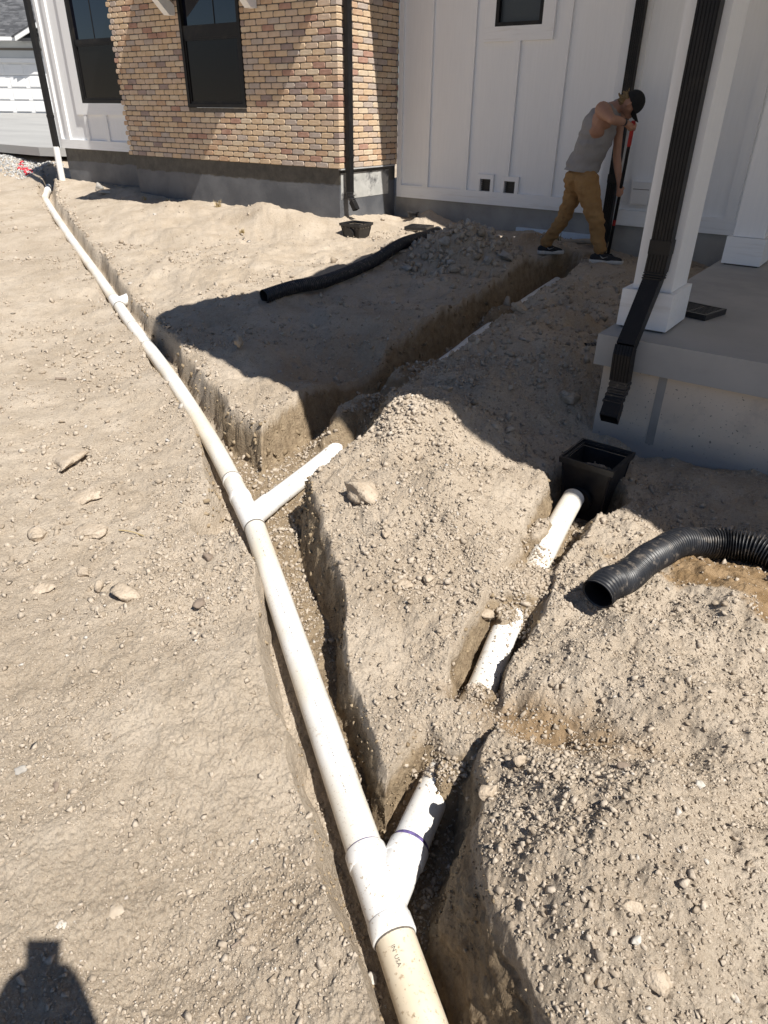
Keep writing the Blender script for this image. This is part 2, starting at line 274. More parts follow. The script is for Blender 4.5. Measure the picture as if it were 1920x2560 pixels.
M_SIDE = pmat('white_siding', WHITE1, WHITE2, 3, .62, .25, 38, .0022, stretch=(14, 14, 1), spec=.35)
M_TRIM = pmat('white_trim', (.84, .845, .85), (.87, .87, .87), 3, .58, .32, 30, .003, stretch=(16, 16, 1), spec=.35)
M_TRIMH = pmat('white_trim_level', (.84, .845, .85), (.87, .87, .87), 3, .58, .3, 30, .003, stretch=(1, 16, 16), spec=.35, dirt=(.66, .63, .58), dirt_scale=2.2, dirt_lo=.55, dirt_hi=.85)
M_WPL = pmat('white_plastic', (.74, .74, .74), (.76, .76, .755), 4, .4, .04)
M_CONC = pmat('grey_concrete', (.30, .285, .265), (.37, .355, .33), 3.5, .88, .35, 70, .003, dirt=(.20, .19, .18), dirt_scale=2.2, dirt_lo=.52, dirt_hi=.8)
def porch_conc():
    m, nt, b = newmat('porch_concrete'); v = coords(nt, 'Object')
    c = mixc(nt, ramp(nt, noise_n(nt, v, 2.5, 5), .35, .65), (.60, .51, .41), (.66, .57, .47))
    c = mixc(nt, ramp(nt, noise_n(nt, v, 62, 2, .4), .668, .71), c, (.2, .18, .155))
    c = mixc(nt, ramp(nt, noise_n(nt, v, 4, 6, .7), .56, .8, 0, .7), c, (.33, .30, .275))
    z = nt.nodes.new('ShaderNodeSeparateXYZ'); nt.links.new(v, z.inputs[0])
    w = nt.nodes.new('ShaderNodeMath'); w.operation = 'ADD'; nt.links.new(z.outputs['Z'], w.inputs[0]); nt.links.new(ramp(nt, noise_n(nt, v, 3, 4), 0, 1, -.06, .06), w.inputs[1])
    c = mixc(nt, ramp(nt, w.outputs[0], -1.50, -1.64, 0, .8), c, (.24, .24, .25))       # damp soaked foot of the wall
    nt.links.new(c, b.inputs['Base Color']); b.inputs['Roughness'].default_value = .85; b.inputs['Specular IOR Level'].default_value = .3
    bump(nt, b, noise_n(nt, v, 55, 2, .4), .35, .004); return m
M_PCONC = porch_conc()
M_SLAB = pmat('slab_concrete', (.34, .335, .325), (.40, .39, .375), 2.5, .75, .2, 90, .002, dirt=(.29, .285, .28), dirt_scale=1.4, dirt_lo=.5, dirt_hi=.7)
M_DRIVE = pmat('driveway_concrete', (.33, .325, .315), (.39, .385, .37), 1.2, .85, .15, 60, .002, stretch=(.3, 1, 1))
def tar_mat():
    m, nt, b = newmat('damp_proof_coating'); v = coords(nt, 'Object')
    c = mixc(nt, ramp(nt, noise_n(nt, v, 2.5, 5), .4, .65), (.085, .090, .102), (.135, .140, .152))
    c = mixc(nt, ramp(nt, noise_n(nt, v, 38, 4, .7), .66, .74), c, (.22, .21, .20))
    z = nt.nodes.new('ShaderNodeSeparateXYZ'); nt.links.new(v, z.inputs[0])
    w = nt.nodes.new('ShaderNodeMath'); w.operation = 'ADD'; nt.links.new(z.outputs['Z'], w.inputs[0]); nt.links.new(ramp(nt, noise_n(nt, v, 5, 4, .7), 0, 1, -.05, .05), w.inputs[1])
    band = mixc(nt, ramp(nt, noise_n(nt, v, 7, 5, .7), .35, .65), (.040, .036, .030), (.085, .076, .063))
    c = mixc(nt, ramp(nt, w.outputs[0], -.875, -.855), c, band)
    nt.links.new(c, b.inputs['Base Color']); b.inputs['Roughness'].default_value = .5; b.inputs['Specular IOR Level'].default_value = .5
    bump(nt, b, noise_n(nt, v, 30, 5, .65), .6, .006); return m
M_TAR = tar_mat()
M_TARL = pmat('mottled_pale', (.40, .40, .385), (.50, .495, .475), 7, .7, .4, 45, .004, dirt=(.10, .10, .105), dirt_scale=3, dirt_lo=.52, dirt_hi=.62)
M_MORTAR = pmat('mortar', (.10, .088, .074), (.145, .128, .108), 30, .95, .5, 90, .004)
BRICK_COL = [((.56, .405, .26), (.65, .49, .335)), ((.54, .40, .285), (.61, .47, .355)), ((.43, .345, .285), (.50, .42, .36)), ((.37, .21, .155), (.47, .29, .22)), ((.30, .225, .195), (.38, .29, .255)), ((.60, .47, .33), (.67, .55, .41)), ((.47, .30, .19), (.57, .40, .27))]
M_BRICK = [pmat('brick_tone', a, b_, 14, .92, .6, 75, .004, dirt=tuple(x * .72 for x in a), dirt_scale=30, dirt_lo=.58, dirt_hi=.75) for a, b_ in BRICK_COL]
BRICK_W = [30, 24, 15, 5, 4, 14, 8]
def glass_mat(name, col, rough=.03, spec=.5):
    m, nt, b = newmat(name); b.inputs['Base Color'].default_value = rgba(col); b.inputs['Roughness'].default_value = rough
    b.inputs['Specular IOR Level'].default_value = spec; b.inputs['IOR'].default_value = 1.5; return m
M_GLASS = glass_mat('dark_glass', (.004, .005, .012), .02, .9); M_SCREEN = glass_mat('insect_screen', (.007, .007, .008), .22, .3)
M_FROST = glass_mat('dim_glass', (.045, .055, .06), .35)
M_SKIN = pmat('skin', (.36, .19, .125), (.42, .23, .155), 9, .55, .1, 90, .002)
M_SHIRT = pmat('grey_jersey', (.27, .255, .25), (.31, .295, .285), 10, .95, .35, 14, .012)
M_PANTS = pmat('tan_canvas', (.29, .16, .062), (.35, .205, .085), 9, .95, .45, 16, .014, dirt=(.20, .115, .05), dirt_scale=7)
M_HAIR = pmat('fair_hair', (.16, .105, .045), (.25, .175, .085), 60, .7, .6, 90, .006, stretch=(1, 1, 4))
M_CAP = pmat('black_cloth', (.010, .010, .011), (.016, .016, .017), 40, .9, .3, 90, .003)
M_SHOE = pmat('shoe_knit', (.020, .020, .023), (.032, .032, .036), 40, .85, .3, 120, .002)
M_SOLE = pmat('shoe_sole', (.55, .54, .52), (.62, .61, .59), 30, .7, .1)
M_RED = pmat('red_grip', (.34, .025, .025), (.40, .035, .03), 20, .5, .1)
M_STRAW = pmat('dry_straw', (.36, .27, .13), (.45, .35, .19), 30, .9, .2)
M_WEED = pmat('weed_leaf', (.10, .13, .045), (.16, .17, .07), 30, .8, .2)
M_WOOD = pmat('weathered_wood', (.30, .25, .19), (.36, .30, .23), 12, .85, .3, 60, .003)
M_ROOF = pmat('asphalt_shingle', (.075, .078, .085), (.125, .127, .135), 3.0, .95, .4, 60, .005, stretch=(1, 1, 1))
M_ROOF2 = [M_ROOF, pmat('dark_shingle', (.055, .057, .063), (.085, .087, .093), 3, .95, .4, 60, .005), pmat('pale_shingle', (.115, .117, .125), (.15, .152, .16), 3, .95, .4, 60, .005)]
M_NSIDE = pmat('neighbour_siding', (.44, .46, .47), (.47, .49, .50), 1.5, .7, .1)
M_SOFFIT = pmat('soffit', (.62, .61, .59), (.66, .65, .63), 3, .8, .1)
M_REDP = pmat('red_marking_paint', (.55, .03, .05), (.60, .06, .08), 30, .8, .1)
M_BLUE = pmat('blue_grey_scrap', (.16, .19, .24), (.22, .25, .30), 30, .7, .1)
M_FOAM = pmat('pale_blue_foam', (.60, .68, .76), (.66, .73, .80), 8, .8, .2)
M_PHONE = glass_mat('phone_glass', (.02, .02, .022), .2)
M_DARKC = pmat('dark_jacket', (.05, .05, .06), (.07, .07, .08), 10, .9, .2)

# ------------------------------------------------------------------ object helpers
def link(o, parent=None):
    COL.objects.link(o)
    if parent is not None: o.parent = parent
    return o
def thing(name, label, cat, loc=(0, 0, 0), group=None, rz=0.0):
    o = bpy.data.objects.new(name, None); o.empty_display_size = .05; o.location = loc; o.rotation_euler = (0, 0, rz); COL.objects.link(o)
    o['label'] = label; o['category'] = cat
    if group: o['group'] = group
    return o
def tag(o, label, cat, group=None):
    o['label'] = label; o['category'] = cat
    if group: o['group'] = group
    return o
def kind(o, k): o['kind'] = k; return o
def addmats(me, mats):
    for m in (mats if isinstance(mats, (list, tuple)) else [mats]): me.materials.append(m)
def obj(name, bm, mats, parent=None, smooth=False, bevel=0.0, loc=None, segs=1):
    if bevel:
        es = [e for e in bm.edges if len(e.link_faces) == 2 and e.calc_face_angle(0) > .6]
        bmesh.ops.bevel(bm, geom=es, offset=bevel, segments=segs, affect='EDGES', profile=.5, clamp_overlap=True)
    bmesh.ops.recalc_face_normals(bm, faces=bm.faces[:])
    me = bpy.data.meshes.new(name); bm.to_mesh(me); bm.free(); addmats(me, mats)
    if smooth: me.polygons.foreach_set('use_smooth', [True] * len(me.polygons))
    o = bpy.data.objects.new(name, me); link(o, parent)
    if loc is not None: o.location = loc
    return o
def npmesh(name, V, F, mats, parent=None, smooth=False):
    me = bpy.data.meshes.new(name); V = np.asarray(V, np.float32); F = np.asarray(F, np.int32); k = F.shape[1]
    me.vertices.add(len(V)); me.vertices.foreach_set('co', V.ravel())
    me.loops.add(F.size); me.loops.foreach_set('vertex_index', F.ravel())
    me.polygons.add(len(F)); me.polygons.foreach_set('loop_start', np.arange(0, F.size, k, dtype=np.int32))
    try: me.polygons.foreach_set('loop_total', np.full(len(F), k, np.int32))
    except Exception: pass
    if smooth: me.polygons.foreach_set('use_smooth', np.ones(len(F), bool))
    me.update(calc_edges=True); me.validate(); addmats(me, mats)
    o = bpy.data.objects.new(name, me); link(o, parent); return o
def box(bm, x0, x1, y0, y1, z0, z1, mat=0, M=None):
    vs_ = [bm.verts.new((x, y, z)) for z in (z0, z1) for x, y in ((x0, y0), (x1, y0), (x1, y1), (x0, y1))]
    if M is not None:
        for v in vs_: v.co = M @ v.co
    for f in ((3, 2, 1, 0), (4, 5, 6, 7), (0, 1, 5, 4), (1, 2, 6, 5), (2, 3, 7, 6), (3, 0, 4, 7)):
        fc = bm.faces.new([vs_[i] for i in f]); fc.material_index = mat
    return vs_
def boxo(name, x0, x1, y0, y1, z0, z1, mats, parent=None, bevel=.0):
    bm = bmesh.new(); box(bm, x0, x1, y0, y1, z0, z1); return obj(name, bm, mats, parent, bevel=bevel)
def prism(bm, pts, axis, a, b, mat=0):
    """polygon pts (2D) extruded along axis ('x','y','z') from a to b"""
    def P(p, t): return {'x': (t, p[0], p[1]), 'y': (p[0], t, p[1]), 'z': (p[0], p[1], t)}[axis]
    A = [bm.verts.new(P(p, a)) for p in pts]; B = [bm.verts.new(P(p, b)) for p in pts]; n = len(pts)
    fs = [bm.faces.new(A), bm.faces.new(B[::-1])] + [bm.faces.new((A[i], A[(i + 1) % n], B[(i + 1) % n], B[i])) for i in range(n)]
    for f in fs: f.material_index = mat
def smooth_path(P, n):
    P = np.asarray(P, float); m = len(P); out = []
    for i in range(m - 1):
        p0 = P[max(i - 1, 0)]; p1 = P[i]; p2 = P[i + 1]; p3 = P[min(i + 2, m - 1)]
        for t in np.linspace(0, 1, n, endpoint=False):
            out.append(.5 * ((2 * p1) + (-p0 + p2) * t + (2 * p0 - 5 * p1 + 4 * p2 - p3) * t * t + (-p0 + 3 * p1 - 3 * p2 + p3) * t ** 3))
    out.append(P[-1]); return np.array(out)
def frames(P):
    P = np.asarray(P, float); T = np.gradient(P, axis=0); T /= np.linalg.norm(T, axis=1)[:, None]
    up = np.array((0, 0, 1.)) if abs(T[0][2]) < .9 else np.array((0, 1., 0)); U = []; u = up
    for t in T:
        u = u - t * (u @ t); u /= np.linalg.norm(u); U.append(u)
    U = np.array(U); W = np.cross(T, U); return P, T, U, W
def tube(bm, P, R, segs=20, caps=True, mat=0, prof=None, smooth=True):
    """sweep; R scalar/array; prof: optional (segs,2) profile in (W,U)"""
    P, T, U, W = frames(P); R = np.broadcast_to(np.asarray(R, float), (len(P),)); rings = []
    for i in range(len(P)):
        if prof is None: ring = [P[i] + R[i] * (math.cos(a) * W[i] + math.sin(a) * U[i]) for a in np.linspace(0, 2 * math.pi, segs, endpoint=False)]
        else: ring = [P[i] + R[i] * (q[0] * W[i] + q[1] * U[i]) for q in prof]
        rings.append([bm.verts.new(p) for p in ring])
    n = len(rings[0])
    for a, b in zip(rings[:-1], rings[1:]):
        for k in range(n):
            f = bm.faces.new((a[k], a[(k + 1) % n], b[(k + 1) % n], b[k])); f.material_index = mat; f.smooth = smooth
    if caps:
        for r, s in ((rings[0], -1), (rings[-1], 1)):
            f = bm.faces.new([bm.verts.new(v.co) for v in r[::s]]); f.material_index = mat
    return rings
def icosphere(sub):
    bm = bmesh.new(); bmesh.ops.create_icosphere(bm, subdivisions=sub, radius=1.0)
    V = np.array([v.co[:] for v in bm.verts]); F = np.array([[v.index for v in f.verts] for f in bm.faces]); bm.free(); return V, F
ICO1 = icosphere(1); ICO2 = icosphere(2); ICO3 = icosphere(3)
def blob(name, caps, voxel, mats, parent=None, smooth_it=6, cut=None, wrinkle=0, wscale=20, seed=0):
    """one continuous skin over tapered capsules (p0, p1, r0, r1[, flatten]); voxel-fused and smoothed"""
    bm = bmesh.new(); SV, SF = ICO2
    for c in caps:
        p0, p1, r0, r1 = (np.array(c[0], float), np.array(c[1], float), c[2], c[3])
        d = p1 - p0; L = np.linalg.norm(d); steps = max(2, int(L / (min(r0, r1) * .45 + 1e-4)) + 1)
        for t in np.linspace(0, 1, steps):
            c0 = p0 + d * t; r = r0 + (r1 - r0) * t
            vs_ = [bm.verts.new(c0 + r * v) for v in SV]
            for f in SF: bm.faces.new([vs_[i] for i in f])
    me = bpy.data.meshes.new(name + '_src'); bm.to_mesh(me); bm.free()
    o = bpy.data.objects.new(name + '_src', me); COL.objects.link(o)
    r = o.modifiers.new('r', 'REMESH'); r.mode = 'VOXEL'; r.voxel_size = voxel
    s = o.modifiers.new('s', 'SMOOTH'); s.factor = .5; s.iterations = smooth_it
    dg = bpy.context.evaluated_depsgraph_get(); me2 = bpy.data.meshes.new_from_object(o.evaluated_get(dg))
    bpy.data.objects.remove(o); bpy.data.meshes.remove(me)
    b2 = bmesh.new(); b2.from_mesh(me2); bpy.data.meshes.remove(me2)
    if cut:
        for co, no in cut:
            bmesh.ops.bisect_plane(b2, geom=b2.verts[:] + b2.edges[:] + b2.faces[:], plane_co=co, plane_no=no, clear_outer=True)
    if wrinkle:
        b2.normal_update()
        for v in b2.verts:
            q = v.co * wscale + Vector((seed, 0, 0))
            v.co += v.normal * wrinkle * (mnoise.noise(Vector((q.x * .5, q.y * .5, q.z * 1.6))) + .5 * mnoise.noise(q * 2.1))
    for f in b2.faces: f.smooth = True
    return obj(name, b2, mats, parent, smooth=True)

# ------------------------------------------------------------------ ground: one sheet, finer near the trenches
def build_ground():
    rr = [.22]
    while rr[-1] < 420:
        r = rr[-1]; rr.append(r * (1.03 if r < .62 else 1.0038 if r < 3 else 1.0050 if r < 9 else 1.011 if r < 20 else 1.09))
    rr = np.array(rr)
    th = np.radians(np.r_[np.arange(70, 180, .122), np.arange(180, 430, 4.0)])
    T, R = np.meshgrid(th, rr); x = (R * np.cos(T)).ravel(); y = (R * np.sin(T)).ravel()
    z, cut = hmap(x, y)
    n, m = len(rr), len(th)
    # ragged cut faces: push the steep soil sideways a little
    j = cut * .009
    ox = j * fbm(z * 9 + x * 3, y * 9, .5, 4, 201, .6); oy = j * fbm(x * 9, z * 9 + y * 3, .5, 4, 202, .6)
    V = np.c_[x + ox, y + oy, z]
    i = np.arange(n - 1)[:, None] * m; k = np.arange(m)[None, :]; k2 = (k + 1) % m
    F = np.stack([i + k, i + m + k, i + m + k2, i + k2], -1).reshape(-1, 4)
    o = npmesh('ground', V, F[:, ::-1], M_SOIL, smooth=False); kind(o, 'structure')
    damp = np.exp(-((x + .08) / .52) ** 2 - ((y - 2.60) / .26) ** 2 ) * 1.5 * (.6 + .5 * fbm(x, y, .18, 3, 301))
    damp = np.clip(sstep(.35, .6, damp), 0, 1)
    damp = np.maximum(damp, .42 * np.exp(-((x + 3.1) / .45) ** 2 - ((y - 3.8) / .5) ** 2))
    damp = np.maximum(damp, .9 * np.clip(1.5 * np.exp(-((x + .50) / .30) ** 2 - ((y - 1.52) / .12) ** 2) - .3 + .3 * fbm(x, y, .1, 3, 305), 0, 1))
    damp = np.maximum(damp, .8 * np.exp(-((x + 3.55) / .3) ** 2 - ((y - 7.95) / .3) ** 2))
    damp = np.maximum(damp, .35 * sstep(.45, .9, fbm(x, y, .5, 3, 303)) * sstep(.5, 0, np.abs(x + .5)) * sstep(2.4, 1, y))
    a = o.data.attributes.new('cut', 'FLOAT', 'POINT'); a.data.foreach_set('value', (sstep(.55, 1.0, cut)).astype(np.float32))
    a = o.data.attributes.new('damp', 'FLOAT', 'POINT'); a.data.foreach_set('value', damp.astype(np.float32))
    return o
build_ground()

# ------------------------------------------------------------------ loose soil crumbs (uncountable) and gravel
def rockbase(k, sub, rng, sq=.35):
    V, F = (ICO1 if sub == 1 else ICO2); V = V.copy()
    for _ in range(9):
        n = rng.normal(size=3); n /= np.linalg.norm(n); d = rng.uniform(.45, .85); t = V @ n
        V -= np.outer(np.maximum(t - d, 0), n)
    V *= rng.uniform(.7, 1.25, 3); V[:, 2] *= 1 - sq * rng.random(); V *= 1 + .10 * rng.normal(size=(len(V), 1))
    return V / np.abs(V).max(), F
def shard(rng):
    """angular lump: the hull of a few points"""
    while True:
        bm = bmesh.new()
        P = rng.normal(size=(8, 3)); P /= np.linalg.norm(P, axis=1)[:, None]; P *= rng.uniform(.75, 1.1, (8, 1)) * rng.uniform(.65, 1.25, 3); P[:, 2] *= .8
        for p in P: bm.verts.new(p)
        bmesh.ops.convex_hull(bm, input=bm.verts[:], use_existing_faces=False); bmesh.ops.triangulate(bm, faces=bm.faces[:])
        bm.verts.index_update(); V = np.array([v.co[:] for v in bm.verts]); F = np.array([[v.index for v in f.verts] for f in bm.faces]); bm.free()
        if len(V) == 8 and len(F) == 12: return V, F
_rs = np.random.default_rng(77); SHARDS = [shard(_rs) for _ in range(28)]
SHV = np.array([a[0] for a in SHARDS]); SHF = np.array([a[1] for a in SHARDS])
def scatter(name, X, Y, Z, S, mat, seed, sink=.35, tone=None):
    rng = np.random.default_rng(seed); n = len(X); nv = 8; vi = rng.integers(0, len(SHARDS), n); var = SHV[vi]
    q = rng.normal(size=(n, 4)); q[:, 1:3] *= .35; q /= np.linalg.norm(q, axis=1)[:, None]
    w, a, b, c = q.T
    Rm = np.stack([1 - 2 * (b * b + c * c), 2 * (a * b - c * w), 2 * (a * c + b * w), 2 * (a * b + c * w), 1 - 2 * (a * a + c * c), 2 * (b * c - a * w), 2 * (a * c - b * w), 2 * (b * c + a * w), 1 - 2 * (a * a + b * b)], -1).reshape(n, 3, 3)
    V = np.einsum('nij,nkj->nki', Rm, var) * S[:, None, None] + np.stack([X, Y, Z + S * (.55 - sink)], -1)[:, None, :]
    F = (SHF[vi] + (np.arange(n) * nv)[:, None, None]).reshape(-1, 3)
    o = npmesh(name, V.reshape(-1, 3), F, mat)
    t = rng.random(n) if tone is None else tone
    at = o.data.attributes.new('tone', 'FLOAT', 'POINT'); at.data.foreach_set('value', np.repeat(t, nv).astype(np.float32))
    return kind(o, 'stuff')
def crumbs():
    rng = np.random.default_rng(5)
    def draw(n, r0, r1, s0, s1, p):
        a = np.radians(rng.uniform(72, 178, n)); r = np.sqrt(rng.uniform(r0 * r0, r1 * r1, n)); x = r * np.cos(a); y = r * np.sin(a)
        s = s0 * (1 - rng.random(n) * (1 - (s0 / s1) ** p)) ** (-1 / p)
        heap = np.exp(-((x + 2.0) / .8) ** 2 - ((y - 4.6) / 2.2) ** 2) + 2.2 * np.exp(-((x + 3.88) / .55) ** 2 - ((y - 6.75) / .5) ** 2)
        right = ((x > -1.0) & (y < 3.0)) * 1.2
        wedge = np.exp(-((x + 1.7) / .6) ** 2 - ((y - 2.6) / .7) ** 2) * 1.3
        dens = .15 + 1.25 * sstep(.05, .6, fbm(x, y, .55, 3, 401)) + heap * 1.3 + right + wedge
        keep = rng.random(n) < np.clip(dens / 1.9, 0, 1)
        keep &= ~((y > 7.6) & (x < -6.1)) & ~((y > 8.15) & (x > -3)) & ~((x > -1.24) & (y > 3.72)) & (y < 8.85)
        return x[keep], y[keep], s[keep]
    parts = [draw(64000, .75, 2.6, .0030, .016, 2.5), draw(46000, 2.2, 4.5, .0048, .024, 2.4), draw(26000, 4.2, 9.5, .009, .040, 2.3), draw(5000, 9, 16, .014, .05, 2.4)]
    _hx = rng.normal(-3.85, .40, 260); _hy = rng.normal(6.62, .30, 260); parts.append((_hx, _hy, rng.uniform(.02, .065, 260) ** 1.0))
    for cx_, cy_, sp, n_c, s0_, s1_ in ((-1.88, 2.78, .13, 420, .006, .022), (-1.20, 1.90, .14, 420, .005, .020), (-1.35, 2.25, .12, 200, .005, .016), (-2.7, 1.25, .35, 420, .005, .022), (-2.15, 1.3, .2, 260, .004, .018), (-3.3, 1.9, .4, 380, .006, .026), (-.3, 1.25, .13, 240, .004, .014), (-.42, 1.1, .08, 160, .004, .013), (-2.35, 1.75, .2, 240, .005, .016), (-5.2, 3.0, .5, 300, .008, .03)):
        parts.append((rng.normal(cx_, sp, n_c), rng.normal(cy_, sp * .8, n_c), s0_ + (s1_ - s0_) * rng.random(n_c) ** 2.5))
    _gx = rng.normal(-2.0, .35, 240); _gy = rng.uniform(3.0, 6.8, 240); parts.append((_gx, _gy, rng.uniform(.012, .045, 240)))
    for T, nn_, w0, w1 in ((TR_M, 3000, .07, .24), (TR_B, 1800, .05, .30), (TR_C, 1200, .06, .14)):
        i = rng.integers(0, len(T) - 1, nn_); f = rng.random(nn_); a = T[i, :2] + f[:, None] * (T[i + 1, :2] - T[i, :2]); d = T[i + 1, :2] - T[i, :2]; d /= np.linalg.norm(d, axis=1)[:, None]
        o_ = rng.uniform(w0, w1, nn_) * np.where(rng.random(nn_) < .75, 1, -.6); px, py = a[:, 0] + d[:, 1] * o_, a[:, 1] - d[:, 0] * o_; rr_ = np.hypot(px, py)
        parts.append((px, py, (.0022 + .0105 * rng.random(nn_) ** 3) * np.clip(rr_ / 2, .6, 3)))
    x = np.concatenate([p[0] for p in parts]); y = np.concatenate([p[1] for p in parts]); s = np.concatenate([p[2] for p in parts])
    z, cut = hmap(x, y)
    zb, _ = hmap(x + .012, y + .0, False); zc, _ = hmap(x - .012, y, False); zd, _ = hmap(x, y + .012, False); ze, _ = hmap(x, y - .012, False)
    slope = np.hypot(zb - zc, zd - ze) / .024
    # keep the pipes mostly clear
    def dist(P):
        d = np.full(len(x), 9.)
        for a, b in zip(P[:-1], P[1:]):
            e = b[:2] - a[:2]; t = np.clip(((x - a[0]) * e[0] + (y - a[1]) * e[1]) / (e @ e), 0, 1)
            d = np.minimum(d, np.hypot(x - a[0] - t * e[0], y - a[1] - t * e[1]))
        return d
    dmp = np.clip(1.6 * np.exp(-((x + .08) / .48) ** 2 - ((y - 2.60) / .24) ** 2), 0, 1.1); ok = (slope < 1.4) & (rng.random(len(x)) > .85 * dmp) & ((dist(PIPE) > .06) | (s < .004))
    # lumps standing out of the cut faces and along their lips
    bx, by = [], []
    for T, nn_ in ((TR_M, 6500), (TR_B, 4500), (TR_C, 3500)):
        w_ = np.hypot(T[:-1, 0], T[:-1, 1]); w_ = 1 / (1 + w_); w_ /= w_.sum()
        i = rng.choice(len(T) - 1, nn_, p=w_); f = rng.random(nn_); a = T[i, :2] + f[:, None] * (T[i + 1, :2] - T[i, :2]); d = T[i + 1, :2] - T[i, :2]; d /= np.linalg.norm(d, axis=1)[:, None]
        o_ = rng.uniform(.07, .34, nn_) * np.where(rng.random(nn_) < .72, 1, -1); bx.append(a[:, 0] + d[:, 1] * o_); by.append(a[:, 1] - d[:, 0] * o_)
    bx = np.concatenate(bx); by = np.concatenate(by); e = .01
    bz, bc = hmap(bx, by, False); gx_ = (hmap(bx + e, by, False)[0] - hmap(bx - e, by, False)[0]) / (2 * e); gy_ = (hmap(bx, by + e, False)[0] - hmap(bx, by - e, False)[0]) / (2 * e)
    st = np.hypot(gx_, gy_); ok2 = (st > 1.3) & (np.hypot(bx, by) < 7.5); bx, by, bz, gx_, gy_, st = (q[ok2] for q in (bx, by, bz, gx_, gy_, st))
    rb = np.hypot(bx, by); sb = (.0035 + .013 * rng.random(len(bx)) ** 4) * np.clip(rb / 2.2, .6, 2.2)
    nl = np.sqrt(1 + st ** 2); k_ = sb * .15
    scatter('cut_face_clods', bx - gx_ / nl * k_, by - gy_ / nl * k_, bz - sb * .62, sb, M_CUTC, 12)
    scatter('dirt_clods', x[ok], y[ok], z[ok], s[ok], M_SCAT, 9)
    n = 7000; gx = rng.uniform(-24, -14.6, n); gy = rng.uniform(7.9, 9.0, n) - (gx + 14.6) * .0
    k = (gy > 8.25 + .25 * rng.random(n)) & ((gx < -15.0) | (gy > 8.6)); gx, gy = gx[k], gy[k]; gz, _ = hmap(gx, gy, False)
    scatter('gravel', gx, gy, gz, rng.uniform(.016, .04, len(gx)), M_GRAV, 10, tone=rng.random(len(gx)))
def grav_mat():
    m, nt, b = newmat('gravel_stone'); at = node(nt, 'ShaderNodeAttribute', attribute_name='tone')
    c = mixc(nt, ramp(nt, at.outputs['Fac'], 0, 1), (.26, .26, .26), (.60, .585, .555)); nt.links.new(c, b.inputs['Base Color']); b.inputs['Roughness'].default_value = .9; return m
M_GRAV = grav_mat()
crumbs()

# ------------------------------------------------------------------ the house
house = thing('house', 'white board-and-batten house with a tan brick bay and black-framed windows', 'house', (-6.18, 8.87, -1.3))
HL = house.location.copy()
class H:   # builders in world coordinates, then parented with the inverse of the house's place
    pass
def hp(o, parent=None):
    """hang a mesh built in world coordinates under a thing or part that stands elsewhere"""
    parent = parent or house
    o.parent = parent; M = Matrix.Identity(4); p = parent
    bpy.context.view_layer.update()
    o.matrix_parent_inverse = parent.matrix_world.inverted(); return o
YB, XR, YW, YL, YR = 7.60, -6.181, 8.87, 8.05, 8.16
ZB = -.667
# --- brick bay: backing wall, then every brick
bw = boxo('brick_wall', -10.40, XR - .02, YB + .008, 8.6, ZB + .002, 2.35, M_MORTAR)
# opening for the window is cut by building the wall in four pieces
bpy.data.objects.remove(bw)
bm = bmesh.new()
WX0, WX1, WZ0, WZ1 = -8.93, -7.77, -.01, 1.75
y0 = YB + .0085
box(bm, -10.40, WX0, y0, 7.75, ZB + .002, 2.35); box(bm, WX1, XR - .009, y0, 7.75, ZB + .002, 2.35)
box(bm, WX0, WX1, y0, 7.75, ZB + .002, WZ0); box(bm, WX0, WX1, y0, 7.75, WZ1, 2.35)
box(bm, XR - .16, XR - .009, 7.7501, YW - .002, ZB + .002, 2.35); box(bm, -10.40, -10.25, 7.7501, YL - .002, ZB + .002, 2.35)
brick_wall = obj('brick_wall', bm, M_MORTAR); hp(brick_wall)
CH, BL, BH = .0677, .194, .0575
def brick_mesh(lx, ly, lz, seed):
    """tumbled brick: front at -y, ends at +-x, worn uneven corners"""
    rng = random.Random(seed); bm = bmesh.new(); c = .0075
    def ring(y, ins, jit, jyk=.35):
        r = []
        for sx, sz in ((-1, -1), (1, -1), (1, 1), (-1, 1)):
            jx, jz, jy = (rng.uniform(-jit, jit) for _ in range(3)); jy *= jyk
            k = rng.uniform(.6, 2.2) * c
            for a, b in (((0, -sz * k), (-sx * k, 0)) if sx * sz > 0 else ((-sx * k, 0), (0, -sz * k))):
                r.append(bm.verts.new((sx * (lx / 2 - ins) + a + jx, y + jy, sz * (lz / 2 - ins) + b + jz)))
        return r
    r0 = ring(-ly / 2, c * .7, .0018); r1 = ring(-ly / 2 + c, 0, .0022); r2 = ring(ly / 2, .001, 0)
    n = 8
    for A, B in ((r0, r1), (r1, r2)):
        for i in range(n): bm.faces.new((A[i], A[(i + 1) % n], B[(i + 1) % n], B[i]))
    bm.faces.new(r0[::-1]); bm.faces.new(r2)
    bmesh.ops.recalc_face_normals(bm, faces=bm.faces[:])
    return bm
BM_CACHE = {}
def bmesh_for(kindb, seed, mi):
    key = (kindb, seed, mi)
    if key not in BM_CACHE:
        dims = {'full': (BL, .03, BH), 'half': (.092, .03, BH), 'third': (.135, .03, BH)}[kindb]
        bm = brick_mesh(*dims, seed + len(kindb) * 50); me = bpy.data.meshes.new('brick'); bm.to_mesh(me); bm.free(); addmats(me, M_BRICK[mi])
        BM_CACHE[key] = me
    return BM_CACHE[key]
bricks = []     # (kind, center, rz, tone)
rngb = random.Random(3)
def tone(): return rngb.choices(range(7), BRICK_W)[0]
rows = int((2.3 - ZB) / CH)
